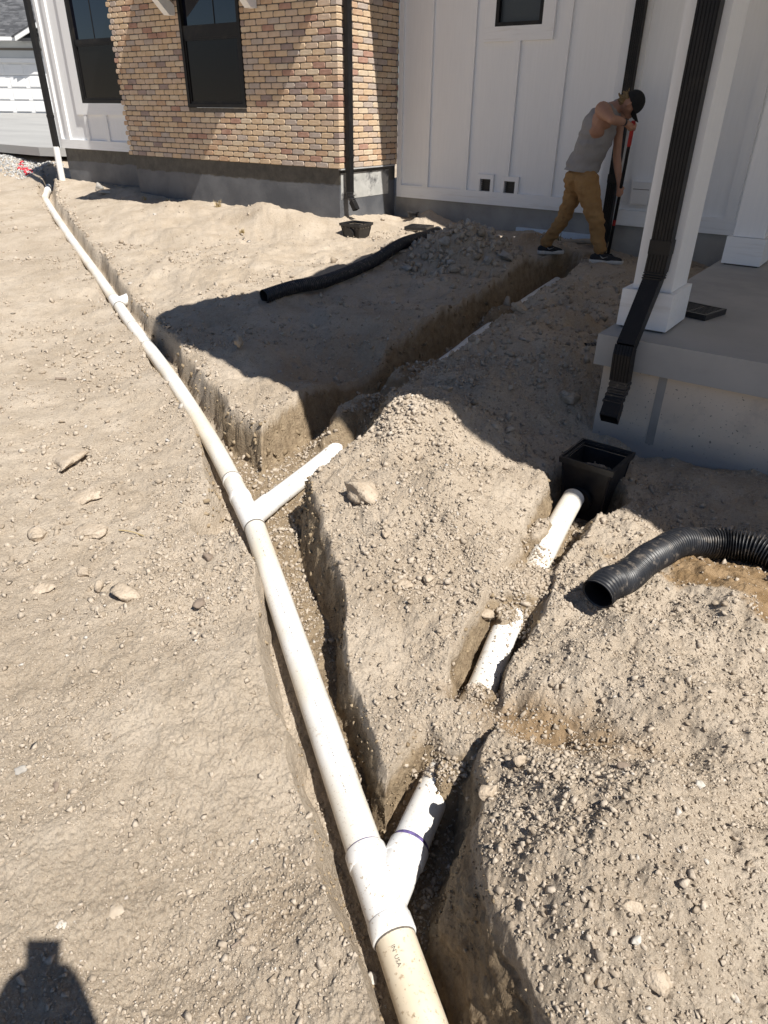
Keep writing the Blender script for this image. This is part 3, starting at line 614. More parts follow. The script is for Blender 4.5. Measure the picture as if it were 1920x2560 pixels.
for r in range(rows):
    zc = ZB + .0045 + BH / 2 + r * CH
    # front, laid leftward from the corner
    x = XR - (.0 if r % 2 == 0 else 0)
    first = BL if r % 2 == 0 else .092
    bricks.append(('cornerA' if r % 2 == 0 else 'cornerB', (XR, YB, zc), 0, tone()))
    x = XR - first - .009
    while x > -10.42 + .02:
        L = BL
        if x - L < -10.42: L = max(.05, x + 10.42)
        kindb = 'full' if L > .18 else 'third' if L > .12 else 'half'
        LL = {'full': BL, 'third': .135, 'half': .092}[kindb]
        cx = x - LL / 2
        inside = (WZ0 - .03 < zc < WZ1 + .03) and (WX0 < cx < WX1)
        edge = (WZ0 - .03 < zc < WZ1 + .03) and not inside and (WX0 - .11 < cx < WX1 + .11) and (cx + LL / 2 > WX0 and cx - LL / 2 < WX1)
        if edge:   # trim to the reveal
            if cx < WX0: a, b_ = cx - LL / 2, WX0
            else: a, b_ = WX1, cx + LL / 2
            if b_ - a > .05: bricks.append(('half' if b_ - a < .115 else 'third', ((a + b_) / 2, YB + .015, zc), 0, tone(), (b_ - a) / (.092 if b_ - a < .115 else .135)))
        elif inside:
            if cx - LL / 2 < WX0 - .05: bricks.append(('half', ((cx - LL / 2 + WX0) / 2, YB + .015, zc), 0, tone(), (WX0 - cx + LL / 2) / .092))
            elif cx + LL / 2 > WX1 + .05: bricks.append(('half', ((cx + LL / 2 + WX1) / 2, YB + .015, zc), 0, tone(), (cx + LL / 2 - WX1) / .092))
        else:
            bricks.append((kindb, (cx, YB + .015, zc), 0, tone()))
        x -= LL + .009
    # return face, laid away from the corner
    y = YB + (.092 if r % 2 == 0 else BL) + .009
    while y < YW - .03:
        L = min(BL, YW - .004 - y); kindb = 'full' if L > .18 else 'third' if L > .12 else 'half'; LL = {'full': BL, 'third': .135, 'half': .092}[kindb]
        bricks.append((kindb, (XR - .015, y + LL / 2, zc), math.pi / 2, tone())); y += BL + .009
def bsize(b):   # how large a brick shows: nearer and on screen first
    c = b[1]
    return math.hypot(c[0], c[1]) + (50 if c[2] > 1.32 else 0)
bricks.sort(key=bsize)
def corner_mesh(k, seed, mi):
    key = (k, seed, mi)
    if key not in BM_CACHE:
        bm = bmesh.new(); lx, ly = (BL, .092) if k == 'cornerA' else (.092, BL)
        box(bm, -lx, 0, 0, ly, -BH / 2, BH / 2)
        bmesh.ops.bevel(bm, geom=[e for e in bm.edges], offset=.006, segments=1, affect='EDGES')
        rg = random.Random(seed)
        for v in bm.verts: v.co += Vector([rg.uniform(-.0018, .0018) for _ in range(3)])
        me = bpy.data.meshes.new('brick'); bm.to_mesh(me); bm.free(); addmats(me, M_BRICK[mi]); BM_CACHE[key] = me
    return BM_CACHE[key]
bpy.context.view_layer.update()
inv = brick_wall.matrix_world.inverted()
rest = bmesh.new(); rest_n = 0
for i, b in enumerate(bricks):
    k = b[0]; seed = rngb.randrange(4)
    me = corner_mesh(k, seed, b[3]) if k.startswith('corner') else bmesh_for(k, seed, b[3])
    dz = rngb.uniform(-.0012, .0012); off = rngb.uniform(-.0016, .0016)
    c = Vector(b[1]) + Vector((off if b[2] else 0, 0 if b[2] else off, dz))
    if k.startswith('corner'): c = Vector(b[1])
    Mx = Matrix.Translation(c) @ Matrix.Rotation(b[2], 4, 'Z') @ Matrix.Rotation(rngb.uniform(-.006, .006), 4, 'Y') @ Matrix.Rotation(rngb.uniform(-.008, .008), 4, 'X')
    if len(b) > 4: Mx = Mx @ Matrix.Diagonal((b[4], 1, 1, 1))
    if i < 300:
        o = bpy.data.objects.new('brick', me); COL.objects.link(o); o.parent = brick_wall; o.matrix_parent_inverse = inv; o.matrix_world = Mx
    else:
        t = bmesh.new(); t.from_mesh(me); t.transform(Mx); n0 = len(rest.faces)
        tm = bpy.data.meshes.new('t'); t.to_mesh(tm); t.free(); rest.from_mesh(tm); bpy.data.meshes.remove(tm)
        rest.faces.ensure_lookup_table()
        for f in rest.faces[n0:]: f.material_index = b[3]
me = bpy.data.meshes.new('brick_courses'); rest.to_mesh(me); rest.free(); addmats(me, M_BRICK)
o = bpy.data.objects.new('brick_courses', me); COL.objects.link(o); o.parent = brick_wall; o.matrix_parent_inverse = inv; kind(o, 'stuff')

# --- foundations
f1 = boxo('foundation', -10.375, XR - .04, YB + .035, YW, -2.1, ZB, M_TAR); hp(f1); f1['label'] = 'dark coated concrete foundation under the brick bay'
rp = boxo('pale_patch', XR - .0398, XR - .036, YB + .06, YW - .16, -1.03, ZB - .055, M_TARL); hp(rp, f1)  # paler mottled panel on the return face
sill = boxo('flashing', XR - .0398, XR + .004, YB + .02, YW - .05, ZB - .014, ZB + .001, M_RIM); hp(sill, f1)
f2 = boxo('foundation', -13.0, -10.3755, YL + .04, 9.3, -2.1, -.657, M_TAR); hp(f2)
f3 = boxo('foundation', XR - .0395, -2.90, YW + .02, 9.3, -2.1, -1.07, M_CONC); hp(f3); f3['label'] = 'bare grey concrete foundation'
f4 = boxo('foundation', -2.9395, 6, YR + .02, 9.3, -2.1, -1.07, M_CONC); hp(f4)
# --- white siding walls
def siding(x0, x1, yf, z0, z1, holes=()):
    bm = bmesh.new(); t = .30
    xs = sorted({x0, x1} | {h[0] for h in holes} | {h[1] for h in holes}); zs = sorted({z0, z1} | {min(h[2], z1) for h in holes} | {min(h[3], z1) for h in holes})
    for xa, xb in zip(xs[:-1], xs[1:]):
        for za, zb in zip(zs[:-1], zs[1:]):
            cx, cz = (xa + xb) / 2, (za + zb) / 2
            if any(h[0] < cx < h[1] and h[2] < cz < h[3] for h in holes): continue
            box(bm, xa, xb, yf, yf + t, za, zb)
    return obj('siding_wall', bm, M_SIDE)
LWX0, LWX1, LWZ0 = -12.12, -10.90, .035
wl_ = siding(-13.0, -10.402, YL + .012, -.655, 2.3, [(LWX0, LWX1, LWZ0, 1.8)]); hp(wl_)
WWIN = (-4.79, -4.185, .855, 1.75)
ww = siding(XR + .002, -2.905, YW + .012, -1.07, 2.4, [(-4.842, -4.688, -.922, -.776), (-4.489, -4.336, -.929, -.785), WWIN]); hp(ww)
rw = siding(-2.9, 6.0, YR + .012, -1.07, 2.4); hp(rw)
def board(name, x0, x1, y0, th, z0, z1, parent, m=None):
    o = boxo(name, x0, x1, y0 - th, y0 + .0125, z0, z1, m or (M_TRIM if (z1 - z0) > (x1 - x0) else M_TRIMH), bevel=.003); return hp(o, parent)
# left wall trim
board('skirt_board', -13.02, -10.405, YL, .020, -.664, -.522, wl_)
board('corner_board', -13.02, -12.945, YL, .019, -.5215, 2.3, wl_)
for x0, x1, z1 in ((-12.785, -12.69, 2.3), (-12.17, -12.09, -.136), (-11.615, -11.525, -.136), (-11.05, -10.96, -.136)):
    board('batten', x0, x1, YL, .017, -.5215, z1, wl_)
board('window_trim', -12.345, LWX0, YL, .021, -.135, 2.0, wl_); board('window_trim', LWX0 + .0005, -10.41, YL, .021, -.135, LWZ0, wl_)
# white wall trim
board('skirt_board', -6.10, -2.97, YW, .020, -1.078, -.923, ww)
board('corner_board', -6.172, -6.1005, YW, .022, -1.076, 2.4, ww)
for x0, x1, z0, z1 in ((-5.752, -5.657, -.9225, 2.4), (-5.140, -5.045, -.9225, 2.4), (-4.532, -4.438, -.729, .7065), (-3.925, -3.83, -.9225, 2.4), (-3.32, -3.225, -.9225, 2.4)):
    board('batten', x0, x1, YW, .017, z0, z1, ww)
wt = WWIN
board('window_trim', -4.933, -4.036, YW, .023, .707, wt[2], ww); board('window_trim', -4.933, wt[0], YW, .0235, wt[2] + .0003, 1.9, ww); board('window_trim', wt[1], -4.036, YW, .0235, wt[2] + .0003, 1.9, ww)
def vent(x0, x1, z0, z1, tx0, tx1, tz1, lab):
    bm = bmesh.new(); ya, yb = YW - .022, YW + .0122
    box(bm, tx0, x0, ya, yb, z0 - .0, tz1); box(bm, x1, tx1, ya, yb, z0 - .0, tz1); box(bm, x0 + .0002, x1 - .0002, ya + .0003, yb, z1, tz1 - .0003)
    v = obj('vent', bm, M_TRIM, bevel=.002); v['label'] = lab; hp(v, ww.parent and house)
    b = boxo('vent_recess', x0 - .004, x1 + .004, YW + .05, YW + .06, z0 - .004, z1 + .004, M_BLACKP); hp(b, v)
    for i in range(6):
        zz = z0 + (i + .5) * (z1 - z0) / 6; l = boxo('louvre', x0, x1, YW + .016, YW + .019, zz - .004, zz + .004, M_BLACKP); hp(l, v)
vent(-4.842, -4.688, -.9225, -.776, -4.885, -4.645, -.722, 'left one of two small square foundation-level vents')
vent(-4.489, -4.336, -.9225, -.785, -4.53, -4.29, -.7295, 'right one of two small square foundation-level vents')
# right wall trim
board('skirt_board', -2.865, 6.0, YR, .020, -1.079, -.924, rw)
board('corner_board', -2.962, -2.8655, YR, .023, -1.079, 2.4, rw); hp(boxo('corner_board', -2.962, -2.902, YR + .013, YW - .001, -1.079, 2.4, M_TRIM), rw)
board('batten', -2.765, -2.715, YR, .016, -.9235, 2.4, rw)
for x in (-1.625, -1.02, -.41, .2, .81): board('batten', x, x + .10, YR, .017, -.9235, 2.4, rw)
ub = boxo('utility_box', -2.60, -2.40, YR - .055, YR + .0118, -.86, -.64, M_WPL, bevel=.006); hp(ub); ub['label'] = 'white covered utility box low on the wall behind the porch post'
hp(boxo('lid_seam', -2.585, -2.415, YR - .0575, YR - .0545, -.712, -.706, M_SEAM), ub); hp(boxo('lid', -2.588, -2.412, YR - .064, YR - .0552, -.846, -.716, M_WPL, bevel=.004), ub)
hp(boxo('mounting_plate', -2.625, -2.375, YR - .018, YR + .0119, -.885, -.615, M_TRIM, bevel=.004), ub)
# --- windows
def window(x0, x1, z0, z1, y, lab, rail=None, muntin=None, upper=M_GLASS, lower=M_SCREEN, fw=.05):
    bm = bmesh.new(); a, b = y - .012, y + .07
    box(bm, x0, x0 + fw, a, b, z0, z1); box(bm, x1 - fw, x1, a, b, z0, z1); box(bm, x0 + fw, x1 - fw, a + .0003, b, z0, z0 + fw * .9); box(bm, x0 + fw, x1 - fw, a + .0003, b, z1 - fw, z1)
    w = obj('window', bm, M_BLACKM, bevel=.003); w['label'] = lab; hp(w)
    zi0, zi1, xi0, xi1 = z0 + fw * .9, z1 - fw, x0 + fw, x1 - fw
    if rail:
        hp(boxo('meeting_rail', xi0, xi1, a + .012, b, rail[0], rail[1], M_BLACKM, bevel=.003), w)
        hp(boxo('screen', xi0, xi1, y + .018, y + .022, zi0, rail[0], lower), w)
        bm = bmesh.new(); s = .028; zz0, zz1 = zi0, rail[0]
        box(bm, xi0, xi0 + s, y + .004, y + .03, zz0, zz1); box(bm, xi1 - s, xi1, y + .004, y + .03, zz0, zz1); box(bm, xi0 + s, xi1 - s, y + .0045, y + .03, zz0, zz0 + s); box(bm, xi0 + s, xi1 - s, y + .0045, y + .03, zz1 - s, zz1)
        hp(obj('sash', bm, M_BLACKM), w)
        hp(boxo('pane', xi0, xi1, y + .042, y + .048, rail[1], zi1, upper), w)
        if muntin is not None: hp(boxo('muntin', muntin - .006, muntin + .006, y + .036, y + .0415, rail[1], zi1, M_BLACKM), w)
    else:
        hp(boxo('pane', xi0, xi1, y + .042, y + .048, zi0, zi1, upper), w)
    return w
window(WX0 + .002, WX1 - .002, WZ0 + .002, WZ1, YB + .002, 'black double-hung window in the brick bay', (.80, .94), -8.28)
window(LWX0 + .001, LWX1 - .001, LWZ0 + .001, 1.8, YL - .01, 'black double-hung window half hidden by the brick bay', (.86, .92), -11.55, fw=.055)
window(wt[0] + .001, wt[1] - .001, wt[2] + .001, wt[3], YW - .012, 'small black window with white trim in the white wall', upper=M_FROST, fw=.042)
# --- awning on white brackets over the brick window, and unseen roof edges, one of them added, for the big shadows
aw = boxo('awning', -9.56, -7.41, 6.70, YB - .002, 1.58, 1.70, M_ROOF); hp(aw); aw['label'] = 'shallow roof on brackets over the brick bay window'
for x in (-9.03, -7.50):
    bm = bmesh.new(); prism(bm, [(7.59, 1.06), (7.49, 1.06), (6.90, 1.575), (7.05, 1.575), (7.59, 1.17)], 'x', x - .055, x + .055); hp(obj('bracket', bm, M_TRIM, bevel=.004), aw)
rf = bmesh.new()
box(rf, -8.6, -6.13, 7.33, YB - .001, 1.60, 1.72)  # added ledge, placed only to throw a diagonal shade edge on the brick
box(rf, -6.13, -3.3, 8.315, 9.2, 2.02, 2.2); box(rf, -3.32, -1.1, 7.70, 9.2, 2.09, 2.25)  # eaves set by their shadow edges; right one lengthened to stop stray sun
roof = obj('roof', rf, M_SOFFIT); hp(roof); roof['label'] = 'eaves of the house with an added shade ledge, out of the picture above'
top = boxo('roof', -10.6, 6, 8.0, 12, 2.42, 2.6, M_ROOF); hp(top)

# ------------------------------------------------------------------ the porch
ZS = -1.05
porch = thing('porch', 'concrete porch slab on a pale concrete base with square white posts', 'porch', (-.6, 3.9, -1.6))
def pp(o, parent=None): return hp(o, parent or porch)
slab = boxo('slab', -1.243, 6, 3.735, YR - .002, -1.218, ZS, M_SLAB, bevel=.008); pp(slab)
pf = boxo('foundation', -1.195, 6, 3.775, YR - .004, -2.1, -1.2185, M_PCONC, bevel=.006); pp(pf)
pp(boxo('form_seam', -.886, -.842, 3.772, 3.776, -1.62, -1.225, M_CONC), pf)
def post(x0, x1, y0, y1, px0, px1, py0, py1):
    p = boxo('post', x0, x1, y0, y1, -.84, 1.9, M_TRIM, bevel=.004); pp(p)
    bm = bmesh.new(); t = .022
    box(bm, px0, px1, py0, py0 + t, ZS + .012, -.84); box(bm, px0, px1, py1 - t, py1, ZS + .012, -.84); box(bm, px0, px0 + t, py0 + t, py1 - t, ZS + .0125, -.8405); box(bm, px1 - t, px1, py0 + t, py1 - t, ZS + .0125, -.8405)
    pp(obj('plinth', bm, M_TRIMH, bevel=.003), p); pp(boxo('plinth_cap', px0 + t, px1 - t, py0 + t, py1 - t, -.87, -.8425, M_TRIM), p); pp(boxo('post_foot', px0 + .02, px1 - .02, py0 + .02, py1 - .02, ZS, ZS + .012, M_SEAM), p)
    return p
post(-1.178, -.970, 3.985, 4.285, -1.218, -.945, 3.94, 4.28 + .03)
post(-1.168, -.942, 6.335, 6.56, -1.20, -.915, 6.285, 6.61)
# porch roof overhead (only its shadow reaches the picture)
ZR = 1.95; k_ = SUN.x / SUN.z; ky = SUN.y / SUN.z; dz = ZR - 1.5
out = [(-.5, 2.56), (-1.3, 2.72), (-2.05, 2.90), (-2.66, 2.98), (-2.86, 3.08), (-3.0, 3.27), (-3.06, 3.50), (-2.95, 3.75), (-2.78, 4.05), (-2.68, 4.6), (-2.78, 5.6), (-2.85, 6.6), (-2.92, 7.80), (-1.69, 7.80), (-1.69, 8.2), (6, 8.2), (6, 2.5), (1.6, 2.5)]  # outline shaped from the shadow it has to cast on the ground
bm = bmesh.new(); prism(bm, [(x + k_ * dz, y + ky * dz - .07) for x, y in out], 'z', ZR, ZR + .12)
pr = obj('roof', bm, M_SOFFIT); pp(pr); pr['label'] = 'porch roof, out of the picture above'

# ------------------------------------------------------------------ downspouts
def rect_prof(w, d, ribs=0):
    pts = [(-w / 2, -d / 2), (w / 2, -d / 2), (w / 2, d / 2), (-w / 2, d / 2)]
    if not ribs: return pts
    # fluted face towards -d
    out = []; n = ribs
    for i in range(n):
        a = -w / 2 + w * i / n; b = -w / 2 + w * (i + 1) / n; q = (b - a) * .25
        out += [(a + q * .2, -d / 2), (b - q * 1.6, -d / 2), (b - q * 1.2, -d / 2 + .004), (b - q * .2, -d / 2 + .004)]
    return [(-w / 2, d / 2)] + [(-w / 2, -d / 2)] + out + [(w / 2, -d / 2), (w / 2, d / 2)]
def spout(parent, name, pts, w, d, ribs=0, mat=None, scale=1.0, back=(0, 1, 0)):
    """rectangular pipe through pts; width along x, depth along back"""
    bm = bmesh.new(); prof = rect_prof(w * scale, d * scale, ribs); P = [Vector(p) for p in pts]; rings = []
    for i, p in enumerate(P):
        t = (P[min(i + 1, len(P) - 1)] - P[max(i - 1, 0)]).normalized(); W = Vector((1, 0, 0)) if back[1] else Vector((0, 1, 0)); U = t.cross(W)
        if (U.y if back[1] else U.x * (back[0])) < 0: U = -U
        U.normalize(); rings.append([bm.verts.new(p + q[0] * W + q[1] * U) for q in prof])
    n = len(prof)
    for a, b in zip(rings[:-1], rings[1:]):
        for k in range(n): bm.faces.new((a[k], a[(k + 1) % n], b[(k + 1) % n], b[k]))
    o = obj(name, bm, mat or M_BLACKM); hp(o, parent); return o
# porch downspout
ds = thing('downspout', 'black fluted downspout strapped to the front porch post with an elbow over the slab edge', 'downspout', (-1.05, 3.9, -1.3))
spout(ds, 'pipe_section', [(-1.052, 3.93, 1.9), (-1.052, 3.93, -.60)], .10, .075, 6)
spout(ds, 'collar', [(-1.052, 3.93, -.57), (-1.052, 3.93, -.64)], .10, .075, 0, None, 1.09)
spout(ds, 'pipe_section', [(-1.052, 3.93, -.64), (-1.055, 3.928, -.73)], .104, .079, 6)
spout(ds, 'elbow', [(-1.055, 3.928, -.73), (-1.057, 3.915, -.765), (-1.062, 3.72, -1.02), (-1.063, 3.672, -1.075)], .092, .070)
bm = bmesh.new()
for i in range(3): box(bm, -1.108, -1.004, 3.884 - i * .006, 3.955, -.738 - i * .012, -.732 - i * .012)
hp(obj('crimp', bm, M_BLACKM), ds)
spout(ds, 'pipe_section', [(-1.063, 3.672, -1.075), (-1.060, 3.655, -1.11), (-1.055, 3.655, -1.25)], .098, .074, 6)
bm = bmesh.new()
for i in range(8):
    zz = -1.25 - i * .013; y_ = 3.655 - .0012 * i * i; s = (.050 if i % 2 else .0465)
    box(bm, -1.052 - s, -1.052 + s, y_ - s * .78, y_ + s * .78, zz - .013, zz)
cr = obj('crimped_joint', bm, M_DUCT); hp(cr, ds)
spout(ds, 'outlet', [(-1.05, 3.60, -1.352), (-1.043, 3.565, -1.385), (-1.036, 3.515, -1.428)], .096, .07)
# downspout at the brick corner
d2 = thing('downspout', 'slim black downspout at the brick bay corner with a short kicked-out end', 'downspout', (-6.14, 7.73, -1.1))
spout(d2, 'pipe_section', [(XR + .052, 7.735, 1.75), (XR + .052, 7.735, -.94)], .085, .06, 0, back=(1, 0, 0))
spout(d2, 'collar', [(XR + .052, 7.735, -.50), (XR + .052, 7.735, -.545)], .085, .06, 0, None, 1.1, back=(1, 0, 0))
bm = bmesh.new()
for i in range(6):
    zz = -.935 - i * .019; s = (.046 if i % 2 == 0 else .038); xx = XR + .052 + .0016 * i * i
    box(bm, xx - s * .75, xx + s * .75, 7.735 - s, 7.735 + s, zz - .010, zz); 
    box(bm, xx - .028, xx + .028, 7.70, 7.77, zz - .019, zz - .0101)
hp(obj('crimped_joint', bm, M_DUCT), d2)
spout(d2, 'outlet', [(XR + .085, 7.735, -1.045), (XR + .115, 7.735, -1.085), (XR + .15, 7.735, -1.145)], .08, .06, 0, back=(1, 0, 0))
# downspout behind the worker
d3 = thing('downspout', 'tall black downspout on the white wall corner behind the worker', 'downspout', (-2.81, 8.1, -1.38))
spout(d3, 'pipe_section', [(-2.81, YR - .062, 2.0), (-2.81, YR - .062, -.60)], .094, .075, 5)
spout(d3, 'collar', [(-2.81, YR - .062, -.58), (-2.81, YR - .062, -.66)], .094, .075, 0, None, 1.12); spout(d3, 'pipe_section', [(-2.81, YR - .062, -.66), (-2.81, YR - .062, -1.40)], .098, .078, 5)
# far left corner downspout
d4 = thing('downspout', 'thin black downspout at the far left house corner ending in a white pipe', 'downspout', (-13.04, 7.95, -1.15))
spout(d4, 'pipe_section', [(-13.06, 7.965, 2.0), (-13.06, 7.965, -.66)], .10, .075, 0); spout(d4, 'collar', [(-13.06, 7.965, -.15), (-13.06, 7.965, -.19)], .10, .075, 0, None, 1.12)
bm = bmesh.new(); tube(bm, [(-13.06, 7.955, -.645), (-13.06, 7.95, -1.0), (-13.05, 7.94, -1.25)], .056, 18); o = obj('white_pipe', bm, M_PVC2); hp(o, d4); o['label'] = 'short white pipe taking the foot of the downspout'

# ------------------------------------------------------------------ drain pipes
RP = .0535
drain = thing('drain_pipe', 'long white drain pipe lying in the main trench with a wye and two branches', 'drain pipe', (-2.25, 2.03, -1.9))
def dp(o, parent=None): return hp(o, parent or drain)
U_ = np.array((-.816, .578, 0.)); U_ /= np.linalg.norm(U_); P0 = np.array((-.37, .70, -1.83))
def pm(t): return P0 + U_ * t
def pipe_seg(name, pts, r, mat, parent=None, n=1, segs=28, caps=True, lab=None):
    bm = bmesh.new(); P = smooth_path(pts, n) if n > 1 else np.array(pts, float); tube(bm, P, r, segs, caps)
    o = obj(name, bm, mat); dp(o, parent)
    if lab: o['label'] = lab
    return o
def rim(pts, r, mat, name='collar', parent=None, lip=.0015):
    """short sleeve with rounded lips"""
    A, B = np.array(pts[0], float), np.array(pts[1], float); d = B - A; L = np.linalg.norm(d); k = min(.004 / L, .2)
    bm = bmesh.new(); tube(bm, [A, A + d * .02, A + d * k, B - d * k, B - d * .02, B], [r - .004, r - .0015, r, r, r - .0015, r - .004], 32); o = obj(name, bm, mat); return dp(o, parent)
# main run, laid in lengths
pipe_seg('pipe_section', [pm(-1.4), pm(-.6), pm(.205)], RP, M_PVC3, lab='yellowed pipe length nearest the camera')
pipe_seg('pipe_section', [pm(.45), pm(1.1), pm(1.8), PIPE[2]], RP, M_PVC)
i0 = 3
pipe_seg('pipe_section', [PIPE[2] + (PIPE[3] - PIPE[2]) * .2] + list(PIPE[3:9]), RP, M_PVC, n=5)
pipe_seg('pipe_section', list(PIPE[8:14]), RP, M_PVC, n=5)
pipe_seg('elbow', [PIPE[13], PIPE[13] + (PIPE[14] - PIPE[13]) * .5, PIPE[14], PIPE[14] + (PIPE[15] - PIPE[14]) * .45], RP * 1.03, M_PVC, n=5)
rim((PIPE[14], PIPE[14] + (PIPE[15] - PIPE[14]) * .25), RP + .006, M_PVC2)
# near wye
wye = pipe_seg('wye_fitting', [pm(.249), pm(.406)], RP + .0035, M_PVC2)
rim((pm(.20), pm(.25)), RP + .0062, M_PVC2, parent=wye); rim((pm(.405), pm(.457)), RP + .0062, M_PVC2, parent=wye)
BC = BR_C; bd = BC[2] - BC[0]; bd /= np.linalg.norm(bd)
pipe_seg('branch_socket', [BC[0] - bd * .01, BC[0] + bd * .14], RP + .0030, M_PVC2, wye); rim((BC[0] + bd * .135, BC[0] + bd * .187), RP + .0062, M_PVC2, parent=wye)
rim((BC[0] + bd * .186, BC[0] + bd * .200), RP + .0012, M_PURPLE, 'primer_band', wye); rim((pm(.456), pm(.462)), RP + .001, M_PURPLE, 'primer_band', wye)
rim((pm(.194), pm(.2)), RP + .001, M_SEAM, 'seam', wye)
# branch towards the catch basin
pipe_seg('branch_pipe', [BC[0] + bd * .15] + list(BC[2:]), RP, M_PVC, n=5, lab='buried branch running to the catch basin')
# far wye and the branch towards the worker
t0 = PIPE[2]; u2 = PIPE[3] - PIPE[2]; u2 /= np.linalg.norm(u2)
tee = pipe_seg('wye_fitting', [t0, t0 + u2 * .30], RP + .003, M_PVC2)
rim((t0 - u2 * .006, t0 + u2 * .002), RP + .0034, M_SEAM, 'seam', tee); rim((t0 + u2 * .298, t0 + u2 * .345), RP + .0055, M_PVC2, parent=tee)
rim((t0 + u2 * .53, t0 + u2 * .537), RP + .0012, M_SEAM, 'seam', tee); rim((t0 + u2 * .50, t0 + u2 * .53), RP + .002, M_PVC2, 'collar', tee)
BB = BR_B; b0 = t0 + u2 * .10
pipe_seg('branch_socket', [b0, b0 + np.array((-.03, .17, .002))], RP + .0045, M_PVC2, tee)
pipe_seg('branch_pipe', [b0 + np.array((-.02, .12, .002)), BB[2] + np.array((0, .05, 0))] + list(BB[3:]), RP, M_PVC2, n=4, lab='bright white branch running up the shaded trench')
# small far tee with a short elbow
q0 = PIPE[8] + (PIPE[7] - PIPE[8]) * .05
tv = PIPE[9] - PIPE[8]; tv /= np.linalg.norm(tv)
tee2 = pipe_seg('tee_fitting', [q0 - tv * .16, q0 + tv * .14], RP + .005, M_PVC2)
pipe_seg('branch_socket', [q0, q0 + np.array((-.01, .16, .02)), q0 + np.array((-.08, .36, .06)), q0 + np.array((-.22, .58, .08))], RP, M_PVC2, tee2, n=4)
for a in (-.162, .14): rim((q0 + tv * a, q0 + tv * (a + .006)), RP + .0058, M_SEAM, 'seam', tee2)
for i_, f in ((7, .1), (10, .2), (6, .5)):
    a = PIPE[i_] + (PIPE[i_ + 1] - PIPE[i_]) * f; d = PIPE[i_ + 1] - PIPE[i_]; d /= np.linalg.norm(d); rim((a, a + d * .006), RP + .0012, M_SEAM, 'seam')
# factory print along the pipe: a faint dashed line and the last legible letters
W_ = np.cross(U_, (0, 0, 1.)); 
def on_pipe(t, ang, r): return pm(t) + r * (math.cos(ang) * np.array((0, 0, 1.)) + math.sin(ang) * W_)      # W_ points to the house side
rg = random.Random(4); V, F = [], []
t = .62
while t < 2.2:
    L = rg.uniform(.004, .011)
    if rg.random() < .62 and not (1.02 < t < 1.25):
        h = rg.uniform(.0012, .0028) / RP; a0 = -.16
        for tt, aa in ((t, a0), (t + L, a0), (t + L, a0 + h), (t, a0 + h)): V.append(on_pipe(tt, aa, RP + .0005))
        n = len(V); F.append((n - 4, n - 3, n - 2, n - 1))
    t += L + rg.uniform(.003, .007)
o = npmesh('pipe_print', V, F, M_INK); dp(o); kind(o, 'stuff')
def letters(txt, size):
    cu = bpy.data.curves.new('t', 'FONT'); cu.body = txt; cu.size = size; cu.resolution_u = 2; to = bpy.data.objects.new('t', cu); COL.objects.link(to)
    me = bpy.data.meshes.new_from_object(to.evaluated_get(bpy.context.evaluated_depsgraph_get())); bpy.data.objects.remove(to); bpy.data.curves.remove(cu); return me
me = letters('IN  USA', .0155)
bm = bmesh.new(); bm.from_mesh(me); bmesh.ops.triangulate(bm, faces=bm.faces[:]); bmesh.ops.subdivide_edges(bm, edges=[e for e in bm.edges if e.calc_length() > .004], cuts=2)
for v in bm.verts:
    v.co = Vector(on_pipe(.165 - v.co.x, -.38 + (v.co.y - .005) / RP, RP + .0006))
o = obj('print_letters', bm, M_INK); dp(o)

rngp = np.random.default_rng(31)
def on_top(P, i0, i1, n, smin, smax):
    P = smooth_path(P, 12); k = rngp.integers(int(i0 * (len(P) - 1)), max(int(i1 * (len(P) - 1)), 1), n); f = rngp.random(n)[:, None]; A = P[k] + f * (P[np.minimum(k + 1, len(P) - 1)] - P[k])
    D = P[np.minimum(k + 1, len(P) - 1)] - P[k]; D /= np.linalg.norm(D, axis=1)[:, None]; N = np.stack([D[:, 1], -D[:, 0], 0 * D[:, 0]], 1); a = rngp.normal(.25, .55, n)
    s = smin + (smax - smin) * rngp.random(n) ** 3; q = A + N * (np.sin(a) * RP)[:, None]; q[:, 2] += np.cos(a) * RP; return q, s
qs = [on_top(BR_C[1:], .18, .62, 420, .0012, .007), on_top(BR_C[1:], .6, .97, 60, .001, .004), on_top(BR_B[1:], .05, .95, 90, .002, .009), on_top(PIPE, .0, .45, 120, .001, .0035)]
q = np.concatenate([a[0] for a in qs]); s_ = np.concatenate([a[1] for a in qs]); rn_ = 1500; yy = np.concatenate([rngp.normal(c, w, rn_ // 5) for c, w in ((1.29, .035), (1.60, .03), (2.06, .03), (2.44, .05), (2.15, .12))]); xx = np.interp(yy, BR_C[:, 1], BR_C[:, 0]) + rngp.normal(0, .065, len(yy)); zz = np.maximum(hmap(xx, yy)[0], np.interp(yy, BR_C[:, 1], BR_C[:, 2]) + np.sqrt(np.maximum(RP ** 2 - (xx - np.interp(yy, BR_C[:, 1], BR_C[:, 0])) ** 2, 0)))
q = np.r_[q, np.c_[xx, yy, zz]]; s_ = np.r_[s_, .0025 + .010 * rngp.random(len(yy)) ** 3]
scatter('soil_crumbs', q[:, 0], q[:, 1], q[:, 2] - s_ * .1, s_, M_SCAT, 33)

